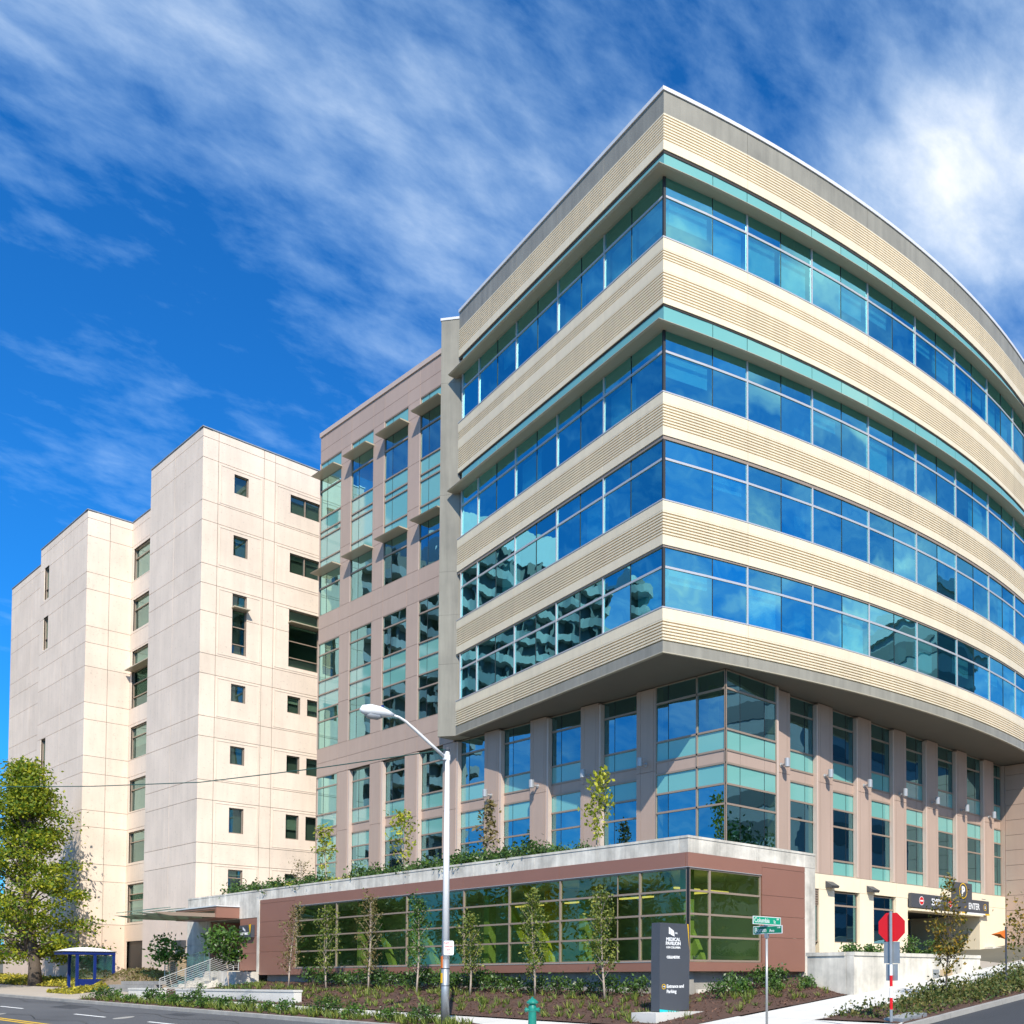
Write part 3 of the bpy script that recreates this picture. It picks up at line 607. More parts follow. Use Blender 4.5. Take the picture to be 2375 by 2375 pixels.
for i in range(4):
    x = 19.8+i*.72
    MB().hexa([(x, 60.65, 5.30), (x+.82, 60.65, 5.42), (x+.82, 66.2, 5.42), (x, 66.2, 5.30), (x, 60.65, 5.33), (x+.82, 60.65, 5.45), (x+.82, 66.2, 5.45), (x, 66.2, 5.33)]).build('canopy_pane', 'canopyglass', pod)
for y in (60.7, 62.5, 64.4, 66.1): MB().hexa([(20.6, y, 5.0), (22.82, y, 5.0), (22.82, y+.08, 5.0), (20.6, y+.08, 5.0), (19.7, y, 5.17), (22.82, y, 5.22), (22.82, y+.08, 5.22), (19.7, y+.08, 5.17)]).build('canopy_beam', 'taupe', pod)
es = thing('entrance_sign', (23.9, 59.5, 4.2), 'charcoal wall sign reading MEDICAL PAVILION with yellow wedge beside the entrance', 'sign')
MB().box(23.80, 23.97, 58.48, 60.02, 3.86, 4.54).build('sign_box', 'sign_dark', es)
nX = (-1, 0, 0)
text('MEDICAL PAVILION', .17, 'white', es, (23.795, 59.36, 4.02), nX, .72, bold=.004)
m = MB(); m.q((23.792, 58.80, 4.56), (23.792, 58.50, 4.58), (23.792, 58.62, 4.03)); m.build('yellow_wedge', 'yellow', es)
m = MB(); m.q((23.792, 59.55, 4.47), (23.792, 59.22, 4.28), (23.792, 59.22, 4.18), (23.792, 59.55, 4.32)); m.build('logo', 'white', es)
# ================================================================ concrete building
con = thing('concrete_building', (24.55, 68.3, 1.5), 'pale pinkish concrete tower with grooved panels and small square windows', 'building')
MT['conc_joint'] = M('concrete_joint', (.13, .10, .08), .9)
ZC = [.6, 5.6, 8.75, 10.0, 12.69, 13.9, 16.62, 17.87, 20.53, 21.78, 24.43, 26.18, 27.40, 30.12, 31.37, 34.07, 35.37, 35.93]
def hpanel(F, s0, s1, z0, z1, holes, mat, parent, o=0.0, d=.30):
    """wall panel with openings cut through it"""
    H = []
    for a, b, c, e in holes:
        a, b, c, e = max(a, s0), min(b, s1), max(c, z0), min(e, z1)
        if b-a > .01 and e-c > .01: H.append((a, b, c, e))
    if not H: return MB().fb(F, s0, s1, o-d, o, z0, z1).build('wall_panel', mat, parent)
    S = sorted(set([s0, s1]+[v for h in H for v in h[:2]])); Z = sorted(set([z0, z1]+[v for h in H for v in h[2:]])); m = MB()
    ins = lambda s, z: any(a < s < b and c < z < e for a, b, c, e in H)
    cell = {}
    for i in range(len(S)-1):
        for j in range(len(Z)-1): cell[i, j] = not ins((S[i]+S[i+1])/2, (Z[j]+Z[j+1])/2)
    for (i, j), on in cell.items():
        if not on: continue
        a, b, c, e = S[i], S[i+1], Z[j], Z[j+1]
        m.q(F(a, o, c), F(b, o, c), F(b, o, e), F(a, o, e))
        if not cell.get((i-1, j)): m.q(F(a, o, c), F(a, o, e), F(a, o-d, e), F(a, o-d, c))
        if not cell.get((i+1, j)): m.q(F(b, o, c), F(b, o, e), F(b, o-d, e), F(b, o-d, c))
        if not cell.get((i, j-1)): m.q(F(a, o, c), F(b, o, c), F(b, o-d, c), F(a, o-d, c))
        if not cell.get((i, j+1)): m.q(F(a, o, e), F(b, o, e), F(b, o-d, e), F(a, o-d, e))
    return m.build('wall_panel', mat, parent)
def cface(F, S, Z, holes, g=.014):
    for i, (z0, z1) in enumerate(zip(Z, Z[1:])):
        for s0, s1 in zip(S, S[1:]): hpanel(F, s0+(g if s0 != S[0] else .003), s1-(g if s1 != S[-1] else .003), z0+g, z1-g, holes, 'conc' if z0 > 2 else 'conc_rough', con)
    m = MB(); hp = hpanel(F, S[0]+.06, S[-1]-.06, Z[0], Z[-1], holes, 'conc_joint', con, o=-.045, d=.2); hp.name = 'joint_backing'
def cwin(F, a, b, z0, z1, zt=(), st=(), mat='glass_old', shade=None):
    f = MB(); w = .055
    f.fb(F, a, b, -.30, -.10, z0, z0+w); f.fb(F, a, b, -.30, -.10, z1-w, z1); f.fb(F, a, a+w, -.30, -.098, z0, z1); f.fb(F, b-w, b, -.30, -.098, z0, z1)
    for z in zt: f.fb(F, a+w, b-w, -.28, -.12, z-.03, z+.03)
    for s in st: f.fb(F, s-.03, s+.03, -.28, -.118, z0, z1)
    p = f.build('window', 'taupe', con)
    ss = [a]+list(st)+[b]; zz = [z0]+list(zt)+[z1]
    for s0, s1 in zip(ss, ss[1:]):
        for y0, y1 in zip(zz, zz[1:]): m = MB(); m.q(F(s0, -.2, y0), F(s1, -.2, y0), F(s1, -.2, y1), F(s0, -.2, y1)); m.build('pane', mat, p)
    hb_ = random.choice([0, 0, .25, .4, .6])
    if hb_: MB().fb(F, a+.06, b-.06, -.29, -.27, z1-(z1-z0)*hb_, z1-.05).build('blind', 'blind', p)
    if shade: MB().fb(F, a-.05, b+.05, -.1, .45, shade, shade+.07).build('sunshade', 'shade', p)
FTL = lambda s, o, z: (24.55-o, s, z)
FTR = lambda s, o, z: (s, 68.3-o, z)
FI = lambda s, o, z: (26.62-o, s, z)
F2R = lambda s, o, z: (s, 87.1-o, z)
F2L = lambda s, o, z: (23.8-o, s, z)
F3L = lambda s, o, z: (24.68-o, s, z)
ZA = [(32.43, 33.66), (28.43, 29.74), (22.15, 25.98), (19.1, 20.22), (15.12, 16.27), (10.76, 12.36), (7.01, 8.46)]
hA = [(26.37, 27.22, a, b) for a, b in ZA]; hB = [(29.82, 31.8, a, b) for a, b in ZA[:3]]; hC = [(x0, x1, a, b) for a, b in ZA[3:] for x0, x1 in ((29.8, 30.63), (31.07, 31.9))]
cface(FTL, [68.3, 72.8, 77.0], ZC, [])
cface(FTR, [24.55, 25.44, 28.15, 28.84, 33.5], ZC, hA+hB+hC)
for i, (a, b, c, d) in enumerate(hA): cwin(FTR, a, b, c, d, zt=(25.0, 23.9, 22.8) if i == 2 else ((7.95,) if i == 6 else ()), shade=25.03 if i == 2 else None)
for i, (a, b, c, d) in enumerate(hB): cwin(FTR, a, b, c, d, st=((a+b)/2,) if i < 2 else (), zt=(25.0, 23.9, 22.8) if i == 2 else (), shade=25.03 if i == 2 else None)
for a, b, c, d in hC: cwin(FTR, a, b, c, d, zt=(7.95,) if c < 8 else ())
# raised frames round the window bays of the tower's right side
for x0, x1 in ((25.55, 28.04), (28.96, 32.6)):
    for z0, z1 in ((31.50, 33.95), (27.55, 30.0), (21.92, 26.05), (17.98, 20.42), (14.02, 16.5), (10.12, 12.58), (6.3, 8.66)):
        m = MB(); t = .05
        m.fb(FTR, x0, x1, 0, .02, z0, z0+t); m.fb(FTR, x0, x1, 0, .02, z1-t, z1); m.fb(FTR, x0, x0+t, 0, .021, z0, z1); m.fb(FTR, x1-t, x1, 0, .021, z0, z1); m.build('panel_edge', 'conc', con)
zs_ = [(31.44, 33.85), (27.58, 29.96), (21.74, 26.07), (17.92, 20.34), (14.01, 16.37), (10.18, 12.47), (5.76, 8.6), (1.6, 4.39)]
hI = [(81.6, 86.75, a, b) for a, b in zs_]
cface(FI, [77.0, 87.1], ZC, hI)
for i, (a, b, c, d) in enumerate(hI):
    if i < 7: cwin(FI, a, b, c, d, zt=(24.55, 23.6, 22.6) if i == 2 else ((d-.75, d-1.2) if i == 6 else (d-.75,)), shade=24.55 if i == 2 else None)
MB().box(26.78, 27.0, 81.6, 86.75, 1.4, 4.39).build('service_door', 'black', con)
cface(F2R, [23.8, 25.2, 26.62], ZC, [])
hS = [(96.15, 97.35, a, b) for a, b in ((31.6, 34.2), (27.6, 30.2), (17.9, 20.5), (14.0, 16.7), (10.1, 12.7))]
cface(F2L, [87.1, 92.7, 98.35], ZC, hS)
for a, b, c, d in hS: cwin(F2L, a, b, c, d, zt=((c+.9),))
cface(F3L, [98.35, 104.3, 110.3], ZC, [])
# solid core behind the panels, roof edge flashing
MB().prism([(24.9, 68.7), (60, 68.7), (60, 110), (25.0, 110), (25.0, 98.4), (24.2, 98.3), (24.2, 87.5), (27.1, 87.5), (27.1, 77.0), (24.9, 77.0)], .5, 35.6).build('core', 'inwall', con)
m = MB(); 
for F, a, b in ((FTL, 68.24, 77.0), (FTR, 24.49, 34), (FI, 77, 87.1), (F2R, 23.74, 26.7), (F2L, 87.04, 98.35), (F3L, 98.35, 110.3)): m.fb(F, a, b, -.5, .04 if F not in (FTR, F2R) else .045, 35.935, 36.0 if F not in (FTR, F2R) else 36.005)
m.build('roof_flashing', 'galv', con)
MB().fb(FTL, 69.6, 70.9, 0, .3, 3.55, 4.0).build('wall_lamp', 'darkgrey', con)
# ================================================================ ground, roads, pavements
def clampG(x, y): return G(min(max(x, -14), 85), min(max(y, -40), 190))
def struct(o): o['kind'] = 'structure'; return o
def sheet(name, x0, x1, y0, y1, dz, mat, nx=1, ny=1, hf=None):
    m = MB()
    for j in range(ny+1):
        for i in range(nx+1):
            x = x0+(x1-x0)*i/nx; y = y0+(y1-y0)*j/ny; m.v.append((x, y, clampG(x, y)+dz+(hf(x, y) if hf else 0)))
    for j in range(ny):
        for i in range(nx): a = j*(nx+1)+i; m.f.append((a, a+1, a+nx+2, a+nx+1))
    return struct(m.build(name, mat))
m = MB(); xs = [-900, -14, 85, 900]; ys = [-900, -40, 190, 900]
for y in ys:
    for x in xs: m.v.append((x, y, clampG(x, y)-.40))
for j in range(3):
    for i in range(3): a = j*4+i; m.f.append((a, a+1, a+5, a+4))
struct(m.build('ground', 'earth'))
sheet('road', 2, 21.1, -40, 190, -.14, 'asphalt', 1, 1); sheet('road', 17, 85, 1.5, 18.0, -.136, 'asphalt_d', 1, 1)
def mark(x0, x1, y0, y1, mt): return sheet('road_marking', x0, x1, y0, y1, -.132, mt)
for y in (25.5, 33.5, 41.5, 50.4, 62.3, 71, 80, 89): mark(14.70, 14.82, y, y+4.0, 'paint_w')
for x_, y_, w_, l_ in ((15.6, 58, .9, 3.5), (13.4, 40, .7, 6), (16.2, 46, .5, 2.2), (14.1, 75, 1.0, 4)): sheet('road_patch', x_, x_+w_, y_, y_+l_, -.137, 'asphalt_d')
for x_, y0_, y1_ in ((15.9, 40, 58), (13.5, 48, 70), (16.5, 62, 82)):
    m = MB(); pv_ = None
    for i in range(int((y1_-y0_)/.6)):
        yy = y0_+i*.6; xx = x_+.25*math.sin(i*.5)+random.uniform(-.06, .06)
        if pv_: m.q((pv_[0]-.02, pv_[1], G(*pv_)-.134), (pv_[0]+.02, pv_[1], G(*pv_)-.134), (xx+.02, yy, G(xx, yy)-.134), (xx-.02, yy, G(xx, yy)-.134))
        pv_ = (xx, yy)
    struct(m.build('road_crack', 'black'))
for x_, y_ in ((15.0, 49.0), (13.2, 60.0)): struct(MB().prism([(x_+.38*math.cos(t), y_+.38*math.sin(t)) for t in np.linspace(0, 6.28, 20)[:-1]], lambda x, y: G(x, y)-.16, lambda x, y: G(x, y)-.130).build('manhole_cover', 'kerb'))
mark(12.42, 12.54, 22, 160, 'paint_y'); mark(12.66, 12.78, 22, 160, 'paint_y')
# kerbs, cast in lengths
def kerb(a, b):
    d = (Vector(b)-Vector(a)).normalized(); n = Vector((-d.y, d.x))*.17; P = [Vector(a), Vector(b), Vector(b)+n, Vector(a)+n]
    struct(MB().prism([tuple(p) for p in P], lambda x, y: G(x, y)-.35, lambda x, y: G(x, y)).build('kerb', 'kerb'))
y = 18.5
while y < 120: kerb((17.05, min(y+3, 120)-.012), (17.05, y)); y += 3
ar = [(21.05+4*math.cos(t), 18.5+4*math.sin(t)) for t in np.linspace(math.pi, 1.5*math.pi, 9)]
for a, b in zip(ar, ar[1:]): kerb(a, b)
x = 21.05
while x < 60: kerb((x, 14.5), (x+2.988, 14.5)); x += 3
# pavement slabs
def slab(poly, mat='walk', dz=.0): return struct(MB().prism(poly, lambda x, y: G(x, y)-.2, lambda x, y: G(x, y)+dz).build('pavement_slab', mat))
y = 28.0
while y < 63: slab([(18.25, y), (19.25, y), (19.25, y+1.49), (18.25, y+1.49)]); y += 1.5
for y in np.arange(20.5, 28, 1.5): slab([(17.23, y), (19.25, y), (19.25, y+1.488), (17.23, y+1.488)])
for a in (0, 4): slab([(21.05+3.82*math.cos(t), 18.5+3.82*math.sin(t)) for t in np.linspace(math.pi*(1+.125*a), math.pi*(1.25+.125*a), 6)]+([(21.9, 14.68), (21.9, 17.6)] if a else [(19.4, 17.9), (19.4, 18.49)]))
slab([(17.23, 18.51), (19.25, 18.51), (19.25, 20.49), (17.23, 20.49)]); slab([(19.27, 17.65), (21.9, 17.65), (21.9, 20.5), (19.27, 20.49)])
slab([(18.2, 15.9), (21.0, 15.2), (21.9, 17.6), (19.4, 17.9)], dz=-.003)
x = 21.92
while x < 58: slab([(x, 17.65), (x+1.508, 17.65), (x+1.508, 20.35), (x, 20.35)]); x += 1.52
for i in range(24): y = 63.5+i*2; slab([(17.23, y), (20.3, y), (20.3, y+1.985), (17.23, y+1.985)], 'walk_tan')
m = MB()
for x in (36.0, 58): m.v += [(x, 20.36, G(x, 20.3)), (x, 28.6, 2.45 if x < 50 else 2.95)]
m.f.append((0, 2, 3, 1)); struct(m.build('driveway', 'walk_tan'))
# planting beds
def hb(x, y):
    e = min(max((y-20.5)/(1.3 if x > 23 else 2.4), 0), 1); return hb0(x, y)*e*e*(3-2*e)+.01
def hb0(x, y): t = min(max((x-19.3)/3.2, 0), 1); return .03+.22*t*t*(3-2*t)+.03*math.sin(x*3.1+y*1.7)*math.sin(y*2.3)*min(t*4, 1)
def hr(x, y): return .02+.12*min(max((y-20.6)/2, 0), 1)+.02*math.sin(x*3+y*2)
sheet('planting_bed', 19.26, 24.32, 20.52, 57.6, .0, 'mulch', 16, 100, hb); sheet('planting_bed', 24.32, 31.2, 20.45, 25.12, .0, 'mulch', 20, 14, hb)
sheet('planting_bed', 17.24, 18.24, 28.0, 63.4, -.01, 'mulch', 5, 70, lambda x, y: .03*math.sin(x*5+y*3)); sheet('planting_bed', 21.92, 58, 14.70, 17.64, -.01, 'mulch', 60, 8, lambda x, y: .06*math.sin((y-14.7)/2.94*math.pi)+.02*math.sin(x*4+y*3))
sheet('planting_bed', 20.3, 24.6, 66.9, 112, -.03, 'mulch', 8, 60, lambda x, y: .05*math.sin(x*2+y)); sheet('planting_bed', 19.26, 23.0, 57.6, 66.9, -.02, 'mulch', 6, 12)
# bark chips strewn over the mulch
C = []
for _ in range(9000):
    u = random.random()
    if u < .72: x, y = random.uniform(19.35, 24.2), random.uniform(20.7, 57); z = G(x, y)+hb(x, y)
    elif u < .86: x, y = random.uniform(24.2, 27.2), random.uniform(20.6, 25); z = G(x, y)+hb(x, y)
    else: x, y = random.uniform(22, 45), random.uniform(14.8, 17.5); z = G(x, y)+.06*math.sin((y-14.7)/2.94*math.pi)
    C.append((x, y, z+.02))
o = MB().leaves(C, .06, RNG, .0, .3).build('bark_chips', 'chips', kind='stuff'); o['label'] = 'loose bark mulch chips on the planting beds'
# ================================================================ planter wall at the side street
pw = thing('planter_wall', (27.3, 20.3, 1), 'weathered board-marked concrete planter wall beside the sloping side-street pavement', 'wall')
for a, b in ((27.25, 29.4), (29.4, 33.3), (33.3, 35.8)):
    MB().box(a+.005, b-.005, 20.18, 20.5, .5, 2.31).build('wall_block', 'conc_grey', pw); MB().box(a+.005, b-.005, 20.14, 20.54, 2.315, 2.44).build('wall_cap', 'conc_grey', pw)
MB().box(27.25, 27.56, 20.51, 22.2, .5, 2.31).build('wall_block', 'conc_grey', pw); MB().box(27.21, 27.60, 20.55, 22.24, 2.315, 2.44).build('wall_cap', 'conc_grey', pw)
MB().box(27.57, 31.2, 21.9, 22.2, .5, 2.31).build('wall_block', 'conc_grey', pw); MB().box(27.61, 31.2, 21.86, 22.24, 2.315, 2.44).build('wall_cap', 'conc_grey', pw)
MB().box(31.0, 31.3, 22.25, 25.0, .5, 2.31).build('wall_block', 'conc_grey', pw)
MB().box(35.5, 35.8, 20.51, 28.3, 1.0, 2.31).build('wall_block', 'conc_grey', pw)
MB().box(27.57, 35.49, 20.51, 21.89, 1.4, 2.30).build('soil', 'mulch', pw); MB().box(31.31, 35.49, 21.9, 28.28, 1.4, 2.30).build('soil', 'mulch', pw)
for x0, x1, z0, z1, mt in ((32.2, 32.62, 1.72, 1.86, 'galv'), (32.2, 32.62, 1.55, 1.68, 'galv'), (32.75, 33.6, 1.62, 1.86, 'tan')): MB().box(x0, x1, 20.15, 20.178, z0, z1).build('cover_plate', mt, pw)
MB().box(51.3, 53.54, 28.15, 28.6, 2.2, 3.15).build('base_course', 'conc_rough', bld); MB().box(51.3, 60, 28.1, 28.62, 3.155, 3.3).build('base_cap', 'conc_grey', bld)
# ================================================================ entrance steps, rails, low walls
stp = thing('entrance_steps', (21.5, 62.8, .9), 'concrete entrance steps rising to the canopy door', 'steps')
for k in range(7):
    x = 23.64-.345*k; MB().box(x-.345, 23.34 if k == 0 else x+.0, 60.52, 65.2, .5, 2.04-.18*(k+1)).build('step', 'conc_grey', stp) if k else None
MB().box(20.4, 23.3, 60.36, 60.5, .4, .62).build('cheek_base', 'conc_grey', stp)
m = MB(); m.hexa([(21.2, 60.30, .5), (23.34, 60.30, .5), (23.34, 60.5, .5), (21.2, 60.5, .5), (21.2, 60.30, .72), (23.34, 60.30, 1.8), (23.34, 60.5, 1.8), (21.2, 60.5, .72)]); m.build('cheek_wall', 'conc_grey', stp)
for nm, y, lb in (('stair_rail', 60.42, 'pale steel stair rail of many sloping bars on the near side of the steps'), ('stair_rail', 65.1, 'pale steel stair rail on the far side of the entrance steps')):
    rl = thing(nm, (21.5, y, .9), lb, 'handrail', 'stair rails')
    top = lambda x: 1.62+(x-20.1)*(3.16-1.62)/(23.69-20.1) if x < 23.69 else 3.16
    xa = 20.1 if y < 62 else 21.9
    for x in (xa, 21.3, 22.5, 23.69, 23.95):
        if x < xa: continue
        MB().tube([(x, y, top(x)-1.08), (x, y, top(x))], .028, 6).build('post', 'steel', rl)
    for k in range(9):
        d = k*.115; MB().tube([(xa, y, top(xa)-d), (23.69, y, 3.16-d), (23.95, y, 3.16-d)], .024 if k == 0 else .014, 6).build('bar', 'steel', rl)
for (x0, x1, y0, y1, z0, z1), lb in (((19.30, 19.62, 58.1, 62.4, .3, 1.13), 'short white low wall in front of the entrance stair rail'), ((19.50, 19.82, 43.7, 56.5, .2, 1.12), 'long white low wall between the saplings and the pavement')):
    t = thing('low_wall', (x0, y0, .5), lb, 'wall'); n = max(1, int((y1-y0)/3))
    for i in range(n): MB().box(x0, x1, y0+(y1-y0)*i/n+.006, y0+(y1-y0)*(i+1)/n-.006, z0, z1-.09).build('wall_block', 'walk', t)
    MB().box(x0-.03, x1+.03, y0-.02, y1+.02, z1-.085, z1).build('wall_cap', 'walk', t)
bw = thing('block_wall', (20.2, 66, .8), 'stepped grey stone block retaining wall beside the dry mound', 'wall')
for r_, (y0, y1) in enumerate(((62.5, 70.7), (62.3, 69.6), (61.6, 68.8), (61.0, 66.9))):
    y = y0+(.22 if r_ % 2 else 0)
    while y < y1-.1:
        e = min(y+.46, y1); MB().box(20.12+.06*r_+random.uniform(0, .02), 20.5+.06*r_, y+.006, e-.006, .70+.2*r_, .70+.2*(r_+1)-.008).build('block', 'block', bw); y += .46
m = MB(); nx, ny = 24, 40
for j in range(ny+1):
    for i in range(nx+1):
        x = 20.45+3.6*i/nx; yy = 65.4+10.6*j/ny; q = ((x-22.3)/1.8)**2+((yy-70.3)/5)**2
        m.v.append((x, yy, G(x, yy)-.05+max(0, 1-q)**.8*.98+.05*math.sin(x*7+yy*3)*math.sin(yy*5)*(q < 1)))
for j in range(ny):
    for i in range(nx): a = j*(nx+1)+i; m.f.append((a, a+1, a+nx+2, a+nx+1))
struct(m.build('mound', 'dry', smooth=True))
cb = thing('utility_cabinet', (24.3, 70.2, 1.5), 'tan metal utility cabinet with dark panel against the concrete tower', 'cabinet')
MB().box(24.02, 24.5, 69.4, 71.0, 1.2, 3.0).build('body', 'tan', cb); MB().box(24.0, 24.02, 69.65, 70.5, 2.0, 2.7).build('panel', 'door', cb); MB().box(23.98, 24.5, 69.35, 71.05, 3.0, 3.06).build('lid', 'darkgrey', cb)
# ================================================================ street furniture
LX, LY = 17.8, 29.4; g0 = G(LX, LY)
la = thing('street_lamp', (LX, LY, g0), 'tall white street lamp with curved arm reaching over the road', 'street lamp')
MB().tube([(LX, LY, g0), (LX, LY, g0+2.05)], [.128, .122], 16).build('pole_base', 'galv', la, smooth=True); MB().tube([(LX, LY, g0+2.05), (LX, LY, 8.9)], [.121, .062], 16).build('pole', 'white', la, smooth=True)
for z in (1.2, 1.75): MB().tube([(LX, LY, g0+z), (LX, LY, g0+z+.025)], .13, 16).build('strap', 'darkgrey', la)
MB().lathe((LX, LY, 8.88), [(.07, 0), (.075, .08), (.05, .13), (.0, .14)], 12).build('pole_cap', 'darkgrey', la); MB().box(LX-.13, LX+.06, LY-.06, LY+.06, 8.6, 8.78).build('arm_bracket', 'white', la)
MB().tube([(17.72, LY, 8.68), (17.2, LY, 9.02), (16.7, LY, 9.36), (16.35, LY, 9.58), (16.15, LY, 9.66), (15.9, LY, 9.69)], [.055, .052, .048, .044, .04, .036], 10).build('arm', 'white', la, smooth=True)
MB().tube([(15.98, LY, 9.69), (15.8, LY, 9.70), (15.55, LY, 9.70), (15.25, LY, 9.69), (15.02, LY, 9.66), (14.93, LY, 9.63)], [.05, .11, .17, .185, .14, .04], 14).build('lamp_head', 'white', la, smooth=True)
MB().tube([(15.62, LY, 9.60), (15.45, LY, 9.555), (15.2, LY, 9.55), (15.05, LY, 9.58)], [.06, .12, .13, .05], 12).build('lens', 'lampgrey', la, smooth=True); MB().lathe((15.62, LY, 9.85), [(.04, 0), (.04, .07), (.0, .08)], 10).build('photocell', 'blue', la)
MB().box(17.66, 17.675, 29.36, 29.44, g0+1.30, g0+1.62).build('sticker', 'yellow', la); MB().box(17.66, 17.68, 29.36, 29.44, g0+1.78, g0+2.15).build('sticker', 'orange', la)
ps = thing('parking_sign', (17.8, 29.25, 2.3), 'small white no-parking sign with red lettering strapped to the lamp post', 'sign')
nP = Vector((-.55, -.835, 0)); uP = Vector((0, 0, 1)).cross(nP); c = Vector((17.80, 29.22, 2.56))
m = MB(); k_ = [(-.15, -.2), (-.12, -.23), (.12, -.23), (.15, -.2), (.15, .2), (.12, .23), (-.12, .23), (-.15, .2)]
fr = [c+uP*a+Vector((0, 0, b)) for a, b in k_]; n_ = len(fr); m.v = [tuple(p) for p in fr]+[tuple(p-nP*.01) for p in fr]; m.f = [tuple(range(n_)), tuple(range(2*n_-1, n_-1, -1))]+[(i, (i+1) % n_, n_+(i+1) % n_, n_+i) for i in range(n_)]
m.build('plate', 'white', ps); text('NO', .10, 'red', ps, c+nP*.004-uP*.06+Vector((0, 0, .12)), nP, 1.0); text('PARKING', .068, 'red', ps, c+nP*.004+Vector((0, 0, .02)), nP, .85); text('EAST', .06, 'red', ps, c+nP*.004+Vector((0, 0, -.08)), nP, .8); text('<->', .07, 'red', ps, c+nP*.004+Vector((0, 0, -.19)), nP, .9)
HX, HY = 18.15, 25.3; hz = G(HX, HY)
hy = thing('fire_hydrant', (HX, HY, hz), 'teal green fire hydrant with domed cap on the pavement', 'hydrant')
MB().lathe((HX, HY, hz), [(.17, 0), (.17, .05), (.12, .06), (.115, .46), (.13, .50), (.13, .58), (.115, .64), (.10, .68)], 18).build('barrel', 'hydrant', hy, smooth=False)
MB().lathe((HX, HY, hz+.68), [(.10, 0), (.17, .04), (.175, .075), (.17, .085), (.10, .155), (.05, .185), (.035, .19), (.035, .235), (.0, .24)], 18).build('bonnet', 'hydrant', hy)
for d in ((.55, -.83), (-.83, .35), (.75, .6)):
    v = Vector((d[0], d[1], 0)).normalized(); p = Vector((HX, HY, hz+.53)); MB().tube([p+v*.08, p+v*.17, p+v*.172, p+v*.215, p+v*.216, p+v*.235], [.055, .055, .072, .072, .025, .025], 12).build('nozzle', 'hydrant', hy)
# monument sign
mo = thing('monument_sign', (21, 22.4, .4), 'tapered charcoal monument sign reading MEDICAL PAVILION on a concrete base', 'sign')
x0, x1, yf, yb = 20.40, 21.60, 22.25, 22.62; mz0, mk, mz1 = .59, 2.25, 3.22
ol = [(x0, mz0), (x1, mz0), (x1+.02, mk), (x1-.03, mz1), (x0+.02, mz1+.005), (x0, mk)]
m = MB(); n_ = 6; m.v = [(x, yf, z) for x, z in ol]+[(x, yb, z) for x, z in ol]; m.f = [tuple(range(6)), tuple(range(11, 5, -1))]+[(i, (i+1) % 6, 6+(i+1) % 6, 6+i) for i in range(6)]; m.build('sign_body', 'sign_dark', mo)
MB().box(19.80, 22.05, 21.75, 22.80, .0, .57).build('base', 'walk', mo); MB().box(20.45, 21.55, 22.3, 22.58, .57, .60).build('base_joint', 'black', mo)
fx = lambda px_: x0+(px_-345)*.00222; fz = lambda py_: mz1-(py_-180)*.001715; ny = yf-.002
m = MB(); m.q((fx(508), ny-.004, fz(245)), (fx(508), ny-.004, fz(365)), (fx(540), ny-.004, fz(378)), (fx(540), ny-.004, fz(268))); m.q((fx(546), ny-.004, fz(272)), (fx(546), ny-.004, fz(382)), (fx(613), ny-.004, fz(410)), (fx(600), ny-.004, fz(312))); m.build('logo', 'white', mo)
text('HILL', .07, 'white', mo, (fx(645), ny, fz(364)), nY, .9)
for s_, sz, px_, py_, sx, bo in (('MEDICAL', .142, 590, 489, .98, .004), ('PAVILION', .142, 590, 560, .98, .004), ('1124 COLUMBIA', .085, 590, 620, .95, .002), ('CELLNETIX', .105, 590, 794, 1.0, .005)): text(s_, sz, 'white', mo, (fx(px_), ny, fz(py_)), nY, sx, bold=bo)
text('Entrance and', .145, 'white', mo, (fx(470), ny, fz(1308)), nY, .92, align='LEFT', bold=.003); text('Parking', .145, 'white', mo, (fx(470), ny, fz(1398)), nY, .92, align='LEFT', bold=.003)
disc((fx(420), yf, fz(1285)), .062, .080, nY, 'yellow', 'ring', mo, .004)
m = MB(); cx_, cz_ = fx(420), fz(1285); m.q((cx_-.045, ny-.004, cz_-.008), (cx_+.02, ny-.004, cz_-.008), (cx_+.02, ny-.004, cz_+.008), (cx_-.045, ny-.004, cz_+.008)); m.q((cx_+.0, ny-.005, cz_-.04), (cx_+.045, ny-.005, cz_), (cx_+.0, ny-.005, cz_+.04), (cx_+.02, ny-.005, cz_)); m.build('arrow', 'white', mo)
m = MB(); m.q((x0, ny-.002, fz(1675)), (x0, ny-.002, fz(1738)), (fx(700), ny-.002, fz(1722))); m.build('teal_wedge', 'tealp', mo)
m = MB(); m.q((x1-.075, ny-.002, mz1-.002), (x1-.032, ny-.002, mz1-.002), (x1+.012, ny-.002, 2.40)); m.build('yellow_stripe', 'yellow', mo)
# street name sign
nx_, ny_ = 18.42, 16.28; nz = G(nx_, ny_)-.02
sn = thing('street_name_sign', (nx_, ny_, nz), 'green street name blades Columbia St and Boren Ave on a pale pole', 'sign')
MB().tube([(nx_, ny_, nz), (nx_, ny_, 2.60)], .03, 10).build('pole', 'steel', sn, smooth=True); MB().box(nx_-.04, nx_+.04, ny_-.04, ny_+.04, 2.55, 2.66).build('bracket', 'galv', sn); MB().box(nx_-.05, nx_+.05, ny_-.05, ny_+.05, 2.845, 2.875).build('bracket', 'galv', sn)
b1 = MB().box(nx_-.008, nx_+.008, ny_-.50, ny_+.44, 2.65, 2.845).build('blade', 'white', sn); b2 = MB().box(nx_-.50, nx_+.52, ny_-.008, ny_+.008, 2.875, 3.07).build('blade', 'white', sn)
MB().box(nx_-.010, nx_+.010, ny_-.485, ny_+.425, 2.665, 2.83).build('green_field', 'signgreen', b1); MB().box(nx_-.485, nx_+.505, ny_-.010, ny_+.010, 2.89, 3.055).build('green_field', 'signgreen2', b2)
